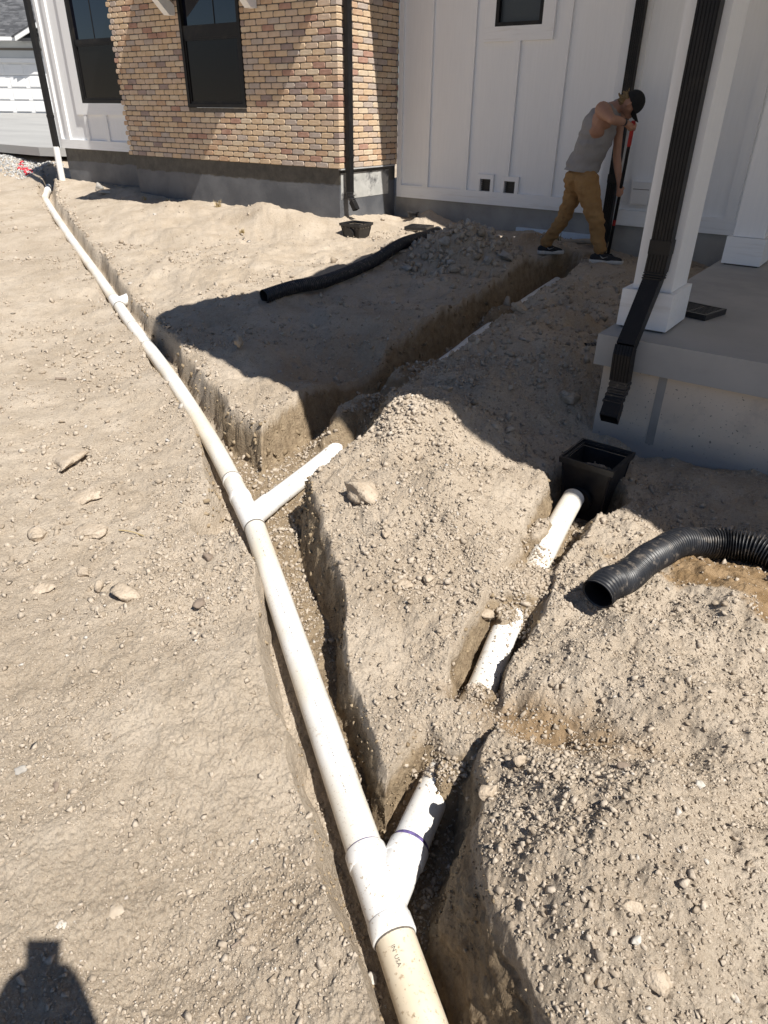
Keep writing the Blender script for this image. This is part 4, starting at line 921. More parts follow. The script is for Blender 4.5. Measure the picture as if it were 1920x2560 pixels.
# ------------------------------------------------------------------ catch basins
def basin(name, label, loc, rz, s, depth, holes=False, tilt=(0, 0)):
    t = thing(name, label, 'catch basin', loc, 'catch basins', rz); t.rotation_euler = (tilt[0], tilt[1], rz)
    h = s / 2
    def frust(s0, z0, s1, z1, th, nm, mat=M_BLACKP):
        bm = bmesh.new(); L = []
        for sz, zz in ((s0, z0), (s1, z1), (s1 - th, z1), (s0 - th, z0)):
            L.append([bm.verts.new((a * sz, b * sz, zz)) for a, b in ((-1, -1), (1, -1), (1, 1), (-1, 1))])
        for A, B in zip(L, L[1:] + L[:1]):
            for i in range(4): bm.faces.new((A[i], A[(i + 1) % 4], B[(i + 1) % 4], B[i]))
        return obj(nm, bm, mat, t, bevel=.0015)
    frust(h, 0, h * .985, -.032, .010, 'rim'); 
    frust(h * .93, -.010, h * .93, -.018, .016, 'grate_ledge')
    frust(h * .885, -.0325, h * .68, -depth, .006, 'body')
    boxo('floor', -h * .66, h * .66, -h * .66, h * .66, -depth, -depth + .006, M_BLACKP, t)
    for sx in (-1, 1):
        for sy in (-1, 1):
            bm = bmesh.new(); tube(bm, [(sx * h * .875, sy * h * .875, -.035), (sx * h * .69, sy * h * .69, -depth + .01)], .007, 6); obj('corner_rib', bm, M_BLACKP, t)
    bm = bmesh.new(); tube(bm, [(-.01, -h * .80, -depth * .62), (-.012, -h * .96, -depth * .63)], .066, 20); obj('outlet_ring', bm, M_BLACKP, t)
    if holes:
        for side in range(4):
            for i in range(5):
                a = (-.36 + .18 * i) * s; M = Matrix.Rotation(side * math.pi / 2, 4, 'Z')
                bm = bmesh.new(); box(bm, a - .007, a + .007, -h * .955, -h * .93, -.056, -.044, 0, M); obj('notch', bm, M_SEAM, t)
    return t
basin('catch_basin', 'large empty black catch basin at the near corner of the porch base', (-.985, 3.265, -1.525), math.radians(-2), .292, .34)
basin('catch_basin', 'small black catch basin with a notched rim by the brick bay downspout', (-5.74, 7.36, -1.235), math.radians(3), .31, .19, True)
# loose lid parts by the far basin
t = thing('basin_grate', 'flat black drain grate lying on the dirt against the shaded heap', 'drain grate', (-5.20, 7.98, ground(-5.20, 7.98) + .03), rz=.25)
def grate(t, s, n, th=.02):
    h = s / 2; bm = bmesh.new(); w = .018
    box(bm, -h, h, -h, -h + w, 0, th); box(bm, -h, h, h - w, h, 0, th); box(bm, -h, -h + w, -h + w, h - w, 0, th); box(bm, h - w, h, -h + w, h - w, 0, th); obj('frame', bm, M_BLACKP, t)
    for i in range(n):
        y = -h + w + (i + .5) * (s - 2 * w) / n; boxo('bar', -h + w, h - w, y - .006, y + .006, .003, th - .003, M_BLACKP, t)
    boxo('cross_bar', -.008, .008, -h + w, h - w, .001, th - .004, M_BLACKP, t)
grate(t, .30, 9, .035)
t = thing('pipe_adapter', 'round black pipe adapter standing behind the flat drain grate', 'pipe fitting', (-5.50, 8.28, ground(-5.50, 8.28) + .01))
bm = bmesh.new(); tube(bm, [(0, 0, 0), (0, 0, .05)], .062, 20); obj('socket', bm, M_BLACKP, t); bm = bmesh.new(); tube(bm, [(0, 0, .05), (0, 0, .065)], .08, 20); obj('flange', bm, M_BLACKP, t)
t = thing('basin_grate', 'black slotted drain grate lying on the porch slab behind the post', 'drain grate', (-.935, 4.52, ZS + .002), rz=math.radians(-14))
grate(t, .25, 8, .032)

# ------------------------------------------------------------------ corrugated pipes
M_LIP = pmat('scuffed_edge', (.10, .10, .105), (.17, .165, .16), 40, .5, .1)
def corrugated(name, label, cat, pts, r, pitch, amp, mat, n=14, inner=True, crumple=0, seed=0, fade=None):
    t = thing(name, label, cat, pts[0]); P = smooth_path(pts, 40)
    seg = np.r_[0, np.cumsum(np.linalg.norm(np.diff(P, axis=0), axis=1))]; L = seg[-1]
    m = int(L / (pitch / 6)); s = np.linspace(0, L, m); Q = np.stack([np.interp(s, seg, P[:, k]) for k in range(3)], 1)
    k = np.hanning(15); k /= k.sum(); pad = np.r_[np.repeat(Q[:1], 7, 0), Q, np.repeat(Q[-1:], 7, 0)]; Qs = np.stack([np.convolve(pad[:, i], k, 'valid') for i in range(3)], 1)
    a = amp * (np.ones(m) if fade is None else np.interp(s, [f[0] for f in fade], [f[1] for f in fade]))
    ph = (s / pitch) % 1; saw = np.abs(ph * 2 - 1)
    R = r + a * (saw * 2 - 1)
    rgn = np.random.default_rng(seed)
    bm = bmesh.new(); rings = tube(bm, Qs, R, 30, False)
    if crumple:
        for i, rg_ in enumerate(rings):
            j = int(s[i] / pitch); c = crumple * np.interp(s[i], [0, .35 * L, .6 * L, L], [.1, .15, 1, 1.4])
            for q, v in enumerate(rg_):
                v.co += Vector((Qs[i] - np.array(v.co)) / R[i]) * c * (mnoise.noise(Vector((j * .9, q * .35, seed))) + .3)
    obj('ribbed_wall', bm, mat, t).parent = None
    o = bpy.data.objects['ribbed_wall'] if False else COL.objects[-1]
    hp(o, t)
    if inner:
        bm = bmesh.new(); tube(bm, Qs[:int(min(.5, L * .4) / (L / m))], r - .004, 24, False); o = obj('inner_wall', bm, M_BLACKP); hp(o, t)
        bm = bmesh.new(); e = Qs[0]; d = Qs[1] - Qs[0]; d /= np.linalg.norm(d); tube(bm, [e - d * .002, e + d * .002], r + .0015, 30, False); tube(bm, [e + d * .002, e - d * .002], r - .0045, 30, False)
        o = obj('end_lip', bm, M_LIP); hp(o, t)
    return t
gz = lambda x, y, h: (x, y, ground(x, y) + h)
corrugated('corrugated_pipe', 'long black corrugated pipe lying across the dirt, half buried by the shaded heap', 'drain hose',
    [gz(-4.47, 4.40, .055), gz(-4.42, 4.75, .055), gz(-4.39, 5.15, .055), gz(-4.45, 5.94, .06), gz(-4.53, 6.6, .07), gz(-4.66, 7.3, .06), gz(-4.9, 7.95, .055)], .058, .022, .0035, M_DUCT, seed=1)
hz = [(-.548, 2.12), (-.535, 2.20), (-.505, 2.31), (-.478, 2.45), (-.455, 2.60), (-.418, 2.73), (-.355, 2.835), (-.265, 2.90), (-.15, 2.915), (-.02, 2.885), (.12, 2.84), (.30, 2.80)]
corrugated('duct_hose', 'short black flexible duct hose with its open end pointing at the buried branch pipe', 'duct hose',
    [gz(x, y, (.105, .080, .066)[i] if i < 3 else .062) for i, (x, y) in enumerate(hz)], 0.0600, .0150, .0058, M_DUCT, crumple=.006, seed=2, fade=[(0, .7), (.12, .8), (.16, .45), (.30, .5), (.45, 1), (.7, 1.1), (.8, 1.9), (2, 2.2)])
corrugated('pipe_stub', 'short black pipe end poking out of the heap beside the porch slab', 'drain hose', [(-1.60, 4.60, -1.43), (-1.45, 4.75, -1.42), (-1.25, 4.95, -1.41)], .058, .02, .002, M_BLACKP, seed=3)

# ------------------------------------------------------------------ strips along the white wall's footing
o = boxo('foam_strip', -4.25, -3.02, 8.83, 8.888, ground(-3.6, 8.8) - .05, -1.315, M_FOAM, bevel=.006); tag(o, 'pale blue foam strip at the foot of the grey foundation behind the worker', 'foam strip')
bm = bmesh.new(); tube(bm, smooth_path([gz(-3.95, 8.62, .01), gz(-3.5, 8.45, .03), gz(-3.1, 8.36, .05), (-2.75, 8.12, -1.29)], 8), .03, 10); tag(obj('pale_hose', bm, M_WOOD, smooth=True), 'pale dusty hose lying along the foundation behind the worker', 'hose')

# ------------------------------------------------------------------ driveway, neighbour's garage
n_ = np.array((.586, -.810, 0)); e_ = np.array((.810, .586, 0)); G0 = np.array((-38.1, 21.9, -.35))
def dz_(x, y): return -.76 + .0166 * (-(x * n_[0] + y * n_[1]) - 16.0)
bm = bmesh.new(); poly = [(-75, 8.2), (-14.95, 9.02), (-13.4, 10.2), (-13.4, 14), (-28, 29.4), (-60, 6.3 + 10)]
poly = [(-75, 8.2), (-15.3, 8.92), (-14.95, 9.06), (-13.5, 10.4), (-13.5, 13), (-31.5, 26.7), (-50, 13.3), (-75, 10)]
A = [bm.verts.new((x, y, dz_(x, y))) for x, y in poly]; B = [bm.verts.new((x, y, dz_(x, y) - .16)) for x, y in poly]
bm.faces.new(A); bm.faces.new(B[::-1])
for i in range(len(A)): bm.faces.new((A[i], A[(i + 1) % len(A)], B[(i + 1) % len(A)], B[i]))
kind(obj('driveway', bm, M_DRIVE, bevel=.02), 'structure')
nb = thing('neighbour_house', "neighbouring house with a dark shingle roof and a white panelled garage door", 'house', G0, rz=math.atan2(e_[1], e_[0]))
# local frame: x along the door (to the right in the picture), -y towards the street side seen, z up
bm = bmesh.new(); box(bm, -9, -5.2, 0, .3, -.6, 3.05); box(bm, 4.2, 9, 0, .3, -.6, 3.05); box(bm, -5.2, 4.2, 0, .3, 2.12, 3.05); box(bm, -9, 9, .32, 8, -.6, 3.0); obj('wall', bm, M_NSIDE, nb)
gd = boxo('garage_door', -5.2, 4.2, .10, .15, 0, 2.12, M_WPL, nb); gd['label'] = 'white panelled garage door'
for r in range(4):
    for c in range(10):
        x0 = -5.05 + c * .93; z0 = .07 + r * .53
        bm = bmesh.new(); prism(bm, [(x0, z0), (x0 + .72, z0), (x0 + .72, z0 + .38), (x0, z0 + .38)], 'y', .100, .065)
        fr = [f for f in bm.faces if abs(f.normal.y) > .9 or True]
        top_ = min(bm.faces, key=lambda f: sum(v.co.y for v in f.verts)); r_ = bmesh.ops.inset_region(bm, faces=[top_], thickness=.05, depth=-.025)
        p = obj('panel', bm, M_WPL, gd)
    boxo('section_gap', -5.19, 4.19, .097, .0995, .53 * r - .006, .53 * r + .004, M_SEAM, gd) if r else None
for x0, x1, z0, z1 in ((-5.4, -5.2, 0, 2.3), (4.2, 4.4, 0, 2.3), (-5.2, 4.2, 2.121, 2.30)): boxo('door_trim', x0, x1, -.03, .0005, z0, z1, M_WPL, nb)
boxo('frieze', -9, 9, -.02, -.0005, 2.62, 2.72, M_SEAM, nb)
bm = bmesh.new(); box(bm, -9.5, .6, -.55, .02, 2.99, 3.02); box(bm, -9.5, .6, -.68, -.55, 2.97, 3.12); obj('gutter', bm, M_WPL, nb)
# gable to the right with its white rake board
bm = bmesh.new(); prism(bm, [(.65, 2.95), (.65, 3.17), (5.0, 5.22), (9.3, 3.17), (9.3, 2.95), (5.0, 4.98)], 'y', -.80, -.70); obj('rake_board', bm, M_WPL, nb)
bm = bmesh.new(); prism(bm, [(.8, 2.9), (.8, 3.05), (5.0, 5.0), (9.1, 3.05), (9.1, 2.9)], 'y', -.2, .3); obj('gable_wall', bm, M_NSIDE, nb)
bm = bmesh.new(); prism(bm, [(.5, 3.14), (5.0, 5.28), (9.5, 3.14), (9.5, 3.08), (5.0, 5.215), (.5, 3.08)], 'y', -.82, 6); obj('gable_roof', bm, M_ROOF2[1], nb)
# shingle courses on the main roof
rgr = random.Random(2); bm = bmesh.new(); sl = math.radians(27); pc = .145
Mr = Matrix.Translation((0, -.62, 3.05)) @ Matrix.Rotation(sl, 4, 'X')
for c in range(46):
    x = -9.4 + rgr.random() * .3
    while x < 6:
        w = rgr.choice((.17, .25, .33, .45)); box(bm, x, x + w - .006, c * pc, c * pc + pc * 1.25, .012 + rgr.choice((0, .008)), .034 + rgr.choice((0, .006)), rgr.choices((0, 1, 2), (5, 4, 2))[0], Mr @ Matrix.Rotation(-.06, 4, 'X') if False else Mr @ Matrix.Translation((0, 0, 0))); x += w
ro = obj('shingle_courses', bm, M_ROOF2, nb); kind(ro, 'stuff')
bm = bmesh.new(); box(bm, -9.5, 9, 0, 7.2, -.1, .011, 0, Mr); obj('roof', bm, M_ROOF, nb)

# low brown hills on the far side of the street, seen only mirrored in the windows
az = np.radians(np.arange(182, 362, 2.0)); V = []; F = []
for i, a in enumerate(az):
    h = 22 + 9 * math.sin(i * .21) + 5 * math.sin(i * .57 + 1); V += [(300 * math.cos(a), 300 * math.sin(a), -3), (345 * math.cos(a), 345 * math.sin(a), h * .8), (400 * math.cos(a), 400 * math.sin(a), h + 4), (460 * math.cos(a), 460 * math.sin(a), -3)]
for i in range(len(az) - 1):
    for k in range(3): F.append((i * 4 + k, i * 4 + 4 + k, i * 4 + 5 + k, i * 4 + 1 + k))
kind(npmesh('hills', V, F, pmat('dry_hillside', (.13, .11, .07), (.19, .16, .10), .02, .95, 0), smooth=True), 'structure')

# red marking paint on the gravel
rg = random.Random(1); t = thing('paint_mark', 'streak of red marking paint across the grey gravel by the driveway', 'paint mark', gz(-15.55, 8.66, 0))
base_me = None
for i in range(26):
    u = i / 25 * 2 - 1; x = -15.55 + u * .42 + rg.gauss(0, .03); y = 8.66 - u * .10 + rg.gauss(0, .045); s = .034 * rg.uniform(.7, 1.3)
    if base_me is None:
        bm = bmesh.new(); bmesh.ops.create_icosphere(bm, subdivisions=1, radius=1.0)
        for v in bm.verts: v.co *= rg.uniform(.75, 1.1); v.co.z *= .6
        o = obj('painted_stone', bm, M_REDP, t); base_me = o.data
    else:
        o = bpy.data.objects.new('painted_stone', base_me); COL.objects.link(o); o.parent = t
    o.location = Vector(gz(x, y, .02)) - t.location; o.scale = (s, s, s); o.rotation_euler = (0, 0, rg.random() * 6)

# ------------------------------------------------------------------ stones and clods one can pick out
def stone(name, label, cat, x, y, size, seed, mat, flat=.75, stretch=1.0, rz=None, lift=.17, sub=2, group=None):
    rng = np.random.default_rng(seed); V, F = rockbase(seed, sub, rng, .2); V = V.copy(); V[:, 2] *= flat; V[:, 0] *= stretch
    V *= size / 2 * (1.22 if x < -1.8 and y < 2.0 else 1)
    nn = np.array([mnoise.noise(Vector(v / size * 4 + seed)) for v in V]); V *= 1 + .16 * nn[:, None]
    o = npmesh(name, V, F, mat); bm = bmesh.new(); bm.from_mesh(o.data); bmesh.ops.subdivide_edges(bm, edges=bm.edges[:], cuts=1, use_grid_fill=True)
    for v in bm.verts: v.co += v.co.normalized() * size * .035 * mnoise.noise(v.co / size * 11 + Vector((seed, 0, 0)))
    bm.to_mesh(o.data); bm.free()
    o.location = (x, y, ground(x, y) + size * flat * lift); o.rotation_euler = (rng.uniform(-.2, .2), rng.uniform(-.2, .2), rng.uniform(0, 6.28) if rz is None else rz)
    tag(o, label, cat, group); return o
G_, T_, B_, P_ = M_STONE; C_ = M_CLOD
STONES = [

 ('dirt_clod', 'long ridged clod at the far left, above the two flat pale stones', 'clod', -3.50, 1.80, .22, 1, C_, dict(flat=.38, stretch=1.5, rz=2.75)),
 ('stone', 'flat pale stone with a dark under-edge, upper of two on the left dirt', 'stone', -3.02, 1.62, .155, 2, C_, dict(flat=.34, stretch=1.35, rz=.75)),
 ('stone', 'oval pale stone below the flat one on the left dirt', 'stone', -2.71, 1.45, .135, 3, C_, dict(flat=.45, stretch=1.25, rz=.15)),
 ('dirt_clod', 'rounded clod left of the oval pale stone', 'clod', -2.87, 1.27, .085, 4, C_, {}),
 ('dirt_clod', 'pointed clod below the oval pale stone, above the clod pair', 'clod', -2.46, 1.22, .075, 5, C_, dict(flat=.6)),
 ('dirt_clod', 'flattish clod near the left edge, lowest of the clod group', 'clod', -2.48, 1.04, .085, 6, C_, dict(flat=.5, stretch=1.3, rz=.8)),
 ('dirt_clod', 'small pale clod between the lowest left clod and the wide clod', 'clod', -2.30, 1.19, .065, 7, C_, {}),
 ('dirt_clod', 'wide clod at the left end of the dry straw', 'clod', -2.17, 1.23, .105, 8, C_, dict(flat=.5, stretch=1.4, rz=.5)),
 ('stone', 'dark grey-brown pointed stone right of the dry straw', 'stone', -1.885, 1.368, .058, 9, B_, dict(flat=.8, stretch=1.2, lift=.35)),
 ('stone', 'small brown stone above the pointed stone, near the main pipe', 'stone', -2.12, 1.62, .048, 10, B_, {}),
 ('boulder', 'big pale angular lump on the wedge of dirt between the branches', 'boulder', -1.70, 2.21, .20, 51, C_, dict(flat=.6, lift=.08, rz=.4)),
 ('dirt_clod', 'right clod of the crumbled cluster in the middle of the wedge', 'clod', -1.165, 1.945, .075, 12, C_, {}),
 ('dirt_clod', 'left clod of the crumbled cluster in the middle of the wedge', 'clod', -1.23, 1.87, .085, 13, C_, {}),
 ('dirt_clod', 'smaller clod uphill of the wedge cluster, beside the big lump', 'clod', -1.45, 2.04, .055, 14, C_, {}),
 ('stone', 'left of two grey stones at the foot of the left foundation', 'stone', -11.62, 7.72, .20, 15, G_, dict(lift=.3)),
 ('stone', 'right, paler of two stones at the foot of the left foundation', 'stone', -11.2, 7.55, .22, 16, P_, dict(flat=.6, stretch=1.2)),
 ('dirt_clod', 'sunlit clod standing on the edge of the big shadow', 'clod', -3.77, 3.43, .13, 17, C_, dict(lift=.42, flat=1.0)),
 ('stone', 'dark brown stone near the top of the right mound', 'stone', -.19, 1.35, .048, 18, B_, dict(lift=.35)),
 ('dirt_clod', 'clod on the left edge of the right mound above the near wye', 'clod', -.462, 1.13, .055, 19, C_, dict(lift=.3)),
 ('dirt_clod', 'upright clod high on the left shoulder of the right mound', 'clod', -.445, 1.28, .045, 20, C_, dict(lift=.4, flat=1)),
 ('boulder', 'large pale lump at the bottom edge of the right mound', 'boulder', .035, .885, .10, 21, C_, dict(flat=.6, lift=.05)),
 ('stone', 'whitish pebble above the large lump on the right mound', 'stone', -.027, .905, .026, 22, P_, dict(lift=.4)),
 ('dirt_clod', 'flat-topped clod in the lower middle of the right mound', 'clod', -.055, .955, .062, 23, C_, dict(flat=.5)),
 ('stone', 'pale stone at the right side of the right mound', 'stone', -.02, 1.39, .03, 24, P_, dict(lift=.35)),
 ('stone', 'square pale stone below the dark stone on the right mound', 'stone', -.24, 1.235, .032, 25, T_, dict(lift=.35)),
 ('boulder', 'lump halfway up the front of the shaded heap by the hose', 'boulder', -3.90, 6.49, .17, 26, G_, dict(lift=.35)),
 ('boulder', 'leftmost lump at the foot of the shaded heap', 'boulder', -4.12, 6.12, .14, 27, G_, {}),
 ('boulder', 'small grey lump at the front foot of the shaded heap', 'boulder', -3.73, 6.31, .11, 28, G_, dict(lift=.35)),
 ('boulder', 'wedge-shaped lump in front of the shaded heap, nearest the camera', 'boulder', -3.60, 6.22, .12, 29, T_, dict(lift=.35)),
 ('boulder', 'rounded lump right of the heap foot, towards the trench', 'boulder', -3.40, 6.50, .15, 30, G_, dict(lift=.3)),
 ('boulder', 'flat grey lump at the right end of the shaded heap', 'boulder', -3.31, 6.70, .19, 31, G_, dict(flat=.55)),
 ('boulder', 'dark rock lying against the left end of the porch base', 'boulder', -1.40, 3.88, .18, 32, C_, dict(flat=.7)),
 ('stone', 'small white stone down beside the pipe at the bottom edge', 'stone', -.545, .735, .036, 33, P_, dict(lift=.6)),
 ('stone', 'pale buff stone pressed into the dirt above the photographer shadow', 'stone', -1.10, .416, .055, 34, T_, dict(flat=.4, lift=.15)),
 ('stone', 'smooth pale stone just above the phone-shaped shadow', 'stone', -1.17, .315, .035, 35, P_, dict(flat=.4, lift=.2)),
 ('stone', 'grey rounded pebble at the left edge, a pace above the shadow', 'stone', -1.67, .50, .036, 36, G_, dict(lift=.3)),
 ('stone', 'brown triangular stone right of the grey pebble at the left', 'stone', -1.545, .53, .038, 37, B_, dict(flat=.5, lift=.2)),
 ('stone', 'white round pebble below the brown triangular stone', 'stone', -1.43, .54, .030, 38, P_, dict(flat=.5, lift=.2)),
 ('dirt_clod', 'clod dropped on the buried branch pipe above the middle gap', 'clod', -.915, 1.99, .075, 39, C_, dict(lift=.8)),
 ('boulder', 'rough lump on the heap beside the upper trench, in shade', 'boulder', -2.42, 5.25, .17, 40, C_, dict(lift=.35)),
 ('boulder', 'pale lump on the crest of the heap above the sunlit wedge', 'boulder', -1.88, 3.22, .10, 41, C_, dict(lift=.4)),

]
for a in STONES: stone(*a[:8], **(a[8] if len(a) > 8 else {}))

# ------------------------------------------------------------------ dry twigs and weeds
def twig(label, pts, r, mat, cat='twig', name='twig'):
    bm = bmesh.new(); tube(bm, smooth_path(pts, 4), r, 6); tag(obj(name, bm, mat, smooth=True), label, cat)
twig('thin dry straw lying on the dirt left of the main pipe', [gz(-2.62, 1.52, .012), gz(-2.56, 1.545, .016), gz(-2.49, 1.56, .012)], .0028, M_STRAW)
twig('short dark stick on the dirt near the bottom edge left of the pipe', [gz(-.80, .52, .006), gz(-.785, .56, .008)], .004, M_STONE[2])
twig('dark sliver of bark on the bare dirt far left', [gz(-4.75, 2.52, .012), gz(-4.68, 2.56, .012)], .010, M_STONE[2])
def tuft(label, x, y, h, n, mat, seed):
    rg = random.Random(seed); V = []; F = []; z = ground(x, y)
    for _ in range(n):
        a = rg.random() * 6.28; l = h * rg.uniform(.5, 1.1); px, py = x + rg.gauss(0, h * .25), y + rg.gauss(0, h * .25); dx, dy = math.cos(a), math.sin(a); w = .0035 + h * .012; zz = ground(px, py) - .005
        for k in range(3):
            f = k / 3; g = (k + 1) / 3; c0 = l * .55 * f * f; c1 = l * .55 * g * g; w0 = w * (1 - f * .7); w1 = w * (1 - g * .9); n0 = len(V)
            V += [(px + dx * c0 - dy * w0, py + dy * c0 + dx * w0, zz + l * f), (px + dx * c0 + dy * w0, py + dy * c0 - dx * w0, zz + l * f), (px + dx * c1 + dy * w1, py + dy * c1 - dx * w1, zz + l * g), (px + dx * c1 - dy * w1, py + dy * c1 + dx * w1, zz + l * g)]
            F.append((n0, n0 + 1, n0 + 2, n0 + 3))
    tag(npmesh('grass_tuft', V, F, mat), label, 'weed', 'dry weeds by the house')
tuft('dry grass tuft at the foot of the dark foundation under the brick window', -8.35, 7.45, .10, 46, M_STRAW, 1)
tuft('small dry tuft farther left along the dark foundation, beside the pale mark', -9.4, 7.4, .07, 30, M_STRAW, 2)
tuft('thin dry tuft near the left end of the brick bay foundation', -9.9, 7.35, .07, 30, M_STRAW, 3)
tuft('straw tuft on the lit dirt in front of the small catch basin', -6.9, 6.5, .06, 60, M_STRAW, 4)
tuft('low green weed between the heap and the worker', -3.45, 8.2, .14, 40, M_WEED, 5)

# ------------------------------------------------------------------ the worker
def vv(*p): return np.array(p, float)
man = thing('person', 'worker in grey tank top, tan trousers and black cap bent over a shovel', 'person', (-2.88, 7.5, -1.39))
pel = vv(-2.92, 7.50, -.60); hR = vv(-2.845, 7.42, -.62); hL = vv(-2.99, 7.57, -.63)
kR = vv(-2.665, 7.37, -.965); kL = vv(-3.095, 7.58, -.975); aR = vv(-2.595, 7.42, -1.30); aL = vv(-3.245, 7.60, -1.335)
zr = ground(-2.50, 7.44) ; zl = ground(-3.27, 7.62); aL = vv(-3.285, 7.60, zl + .09); aR = vv(-2.595, 7.42, zr + .09)
wa = vv(-2.91, 7.49, -.48); ch = vv(-2.815, 7.46, -.125); nk = vv(-2.64, 7.47, .060); hd = vv(-2.54, 7.475, .065)
sR = vv(-2.745, 7.30, .015); sL = vv(-2.69, 7.63, -.02)
eR = vv(-2.565, 7.10, -.065); wR = vv(-2.505, 7.29, -.085); haR = vv(-2.462, 7.355, -.125)
eL = vv(-2.65, 7.63, -.39); wL = vv(-2.555, 7.56, -.625); haL = vv(-2.528, 7.55, -.70)
S0 = vv(-2.447, 7.345, -.095); S1 = vv(-2.625, 7.775, -1.33); sd = (S1 - S0) / np.linalg.norm(S1 - S0)
face = vv(.55, .22, -.62); face /= np.linalg.norm(face); updir = vv(.80, .15, .58); updir -= face * (updir @ face); updir /= np.linalg.norm(updir); sidev = np.cross(updir, face)  # sidev: to the near (right) side
if sidev[1] > 0: sidev = -sidev
caps = [(pel, wa, .125, .12), (wa, ch, .12, .14), (ch, (sR + sL) / 2, .135, .09), (sR, sL, .062, .062), ((sR + sL) / 2, nk, .075, .058), (nk, hd - face * .0 - updir * .05, .056, .056),
        (hd - updir * .01, hd + updir * .035, .088, .085), (hd + face * .02 - updir * .045, hd + face * .055 - updir * .06, .062, .047), (hd + face * .088 - updir * .01, hd + face * .106 - updir * .028, .011, .014),   # nose
        (hd + sidev * .083 - face * .012 + updir * .008, hd + sidev * .088 - face * .016 - updir * .022, .017, .012), (hd - sidev * .083 - face * .012 + updir * .008, hd - sidev * .088 - face * .016 - updir * .022, .017, .012),
        (sR, sR + (eR - sR) * .45, .072, .061), (sR + (eR - sR) * .45, eR, .055, .040), (eR, eR + (wR - eR) * .35, .040, .043), (eR + (wR - eR) * .35, wR, .044, .030), (wR, haR, .029, .036),
        (sL, sL + (eL - sL) * .5, .058, .047), (sL + (eL - sL) * .5, eL, .047, .039), (eL, eL + (wL - eL) * .35, .041, .041), (eL + (wL - eL) * .35, wL, .041, .026), (wL, haL, .027, .033),
        (ch + vv(.055, -.085, .05), ch + vv(.02, -.085, -.02), .105, .100), (ch + vv(.02, -.085, -.02), ch + vv(.0, -.082, -.05), .094, .084)]
# curled fingers round the shaft
def fingers(center, axis, palm_from, r=.0095, n=4, spread=.020):
    out = []; a = np.linalg.norm(axis) and axis / np.linalg.norm(axis); p = palm_from - center; p -= a * (p @ a); p /= np.linalg.norm(p); q = np.cross(a, p)
    for i in range(n):
        c = center + a * (i - (n - 1) / 2) * spread; L = (1, 1.06, 1.0, .82)[i % 4]
        ang = [0.2, 1.1, 2.1, 3.1 * L]; R_ = .030
        pts = [c + R_ * (math.cos(t) * p + math.sin(t) * q) for t in ang]
        for u, w in zip(pts[:-1], pts[1:]): out.append((u, w, r, r * .92))
    th = [center - a * (n * .5 * spread) + .030 * (math.cos(t) * p - math.sin(t) * q) for t in (0.1, .9, 1.8)]
    for u, w in zip(th[:-1], th[1:]): out.append((u, w, r * 1.15, r))
    return out
caps += fingers(S0 + sd * .035, sd, haR) + fingers(S0 + sd * (np.dot(haL - S0, sd)), sd, haL)
body = blob('body', caps, .0085, M_SKIN, None, 4); hp(body, man)
# face details on the shaded side
for s in (1, -1):
    e = hd + face * .080 + sidev * .032 * s + updir * .012; bm = bmesh.new(); bmesh.ops.create_uvsphere(bm, u_segments=8, v_segments=6, radius=.011, matrix=Matrix.Translation(e)); hp(obj('eye', bm, M_SOLE, smooth=True), man)
# trousers
tr = [(pel + vv(.01, 0, .10), pel, .135, .14), (hR, hR + (kR - hR) * .5, .128, .104), (hR + (kR - hR) * .5, kR, .104, .084), (kR, kR + (aR - kR) * .5, .078, .072), (kR + (aR - kR) * .5, aR + vv(0, 0, .055), .072, .066),
      (hL, hL + (kL - hL) * .5, .115, .094), (hL + (kL - hL) * .5, kL, .094, .077), (kL, kL + (aL - kL) * .5, .077, .071), (kL + (aL - kL) * .5, aL + vv(.01, 0, .05), .071, .066), (hR, hL, .125, .125), (pel + vv(-.06, -.02, -.01), pel + vv(-.05, .03, -.06), .13, .125)]
hp(blob('trousers', tr, .011, M_PANTS, None, 4, cut=[((0, 0, -.475), (0, 0, 1))], wrinkle=.015, wscale=15, seed=2), man)
pk = hR + vv(-.035, -.118, .02)
bm = bmesh.new()
for (x, y, z, w) in ((-2.86, 7.285, -.60, .11), (-3.05, 7.435, -.615, .085)):
    pass
bm.free()
# tank top
tt = [(pel + vv(-.02, 0, .045), wa + vv(-.012, 0, 0), .172, .160), (pel + vv(-.075, -.01, .03), wa + vv(-.065, 0, .02), .142, .135), (wa, ch, .160, .172), (ch, (sR + sL) / 2 + vv(-.02, 0, -.035), .166, .118), (ch + vv(.05, 0, -.06), wa + vv(.03, 0, 0), .13, .12), ((sR + sL) / 2 + vv(-.02, -.075, .01), (sR + sL) / 2 + vv(-.02, .075, .0), .068, .068), ((sR + sL) / 2, nk + vv(-.035, 0, -.01), .07, .056)]
hp(blob('tank_top', tt, .0105, M_SHIRT, None, 4, cut=[(tuple(pel + vv(0, 0, .075)), (-.06, 0, -1))], wrinkle=.013, wscale=10, seed=5), man)
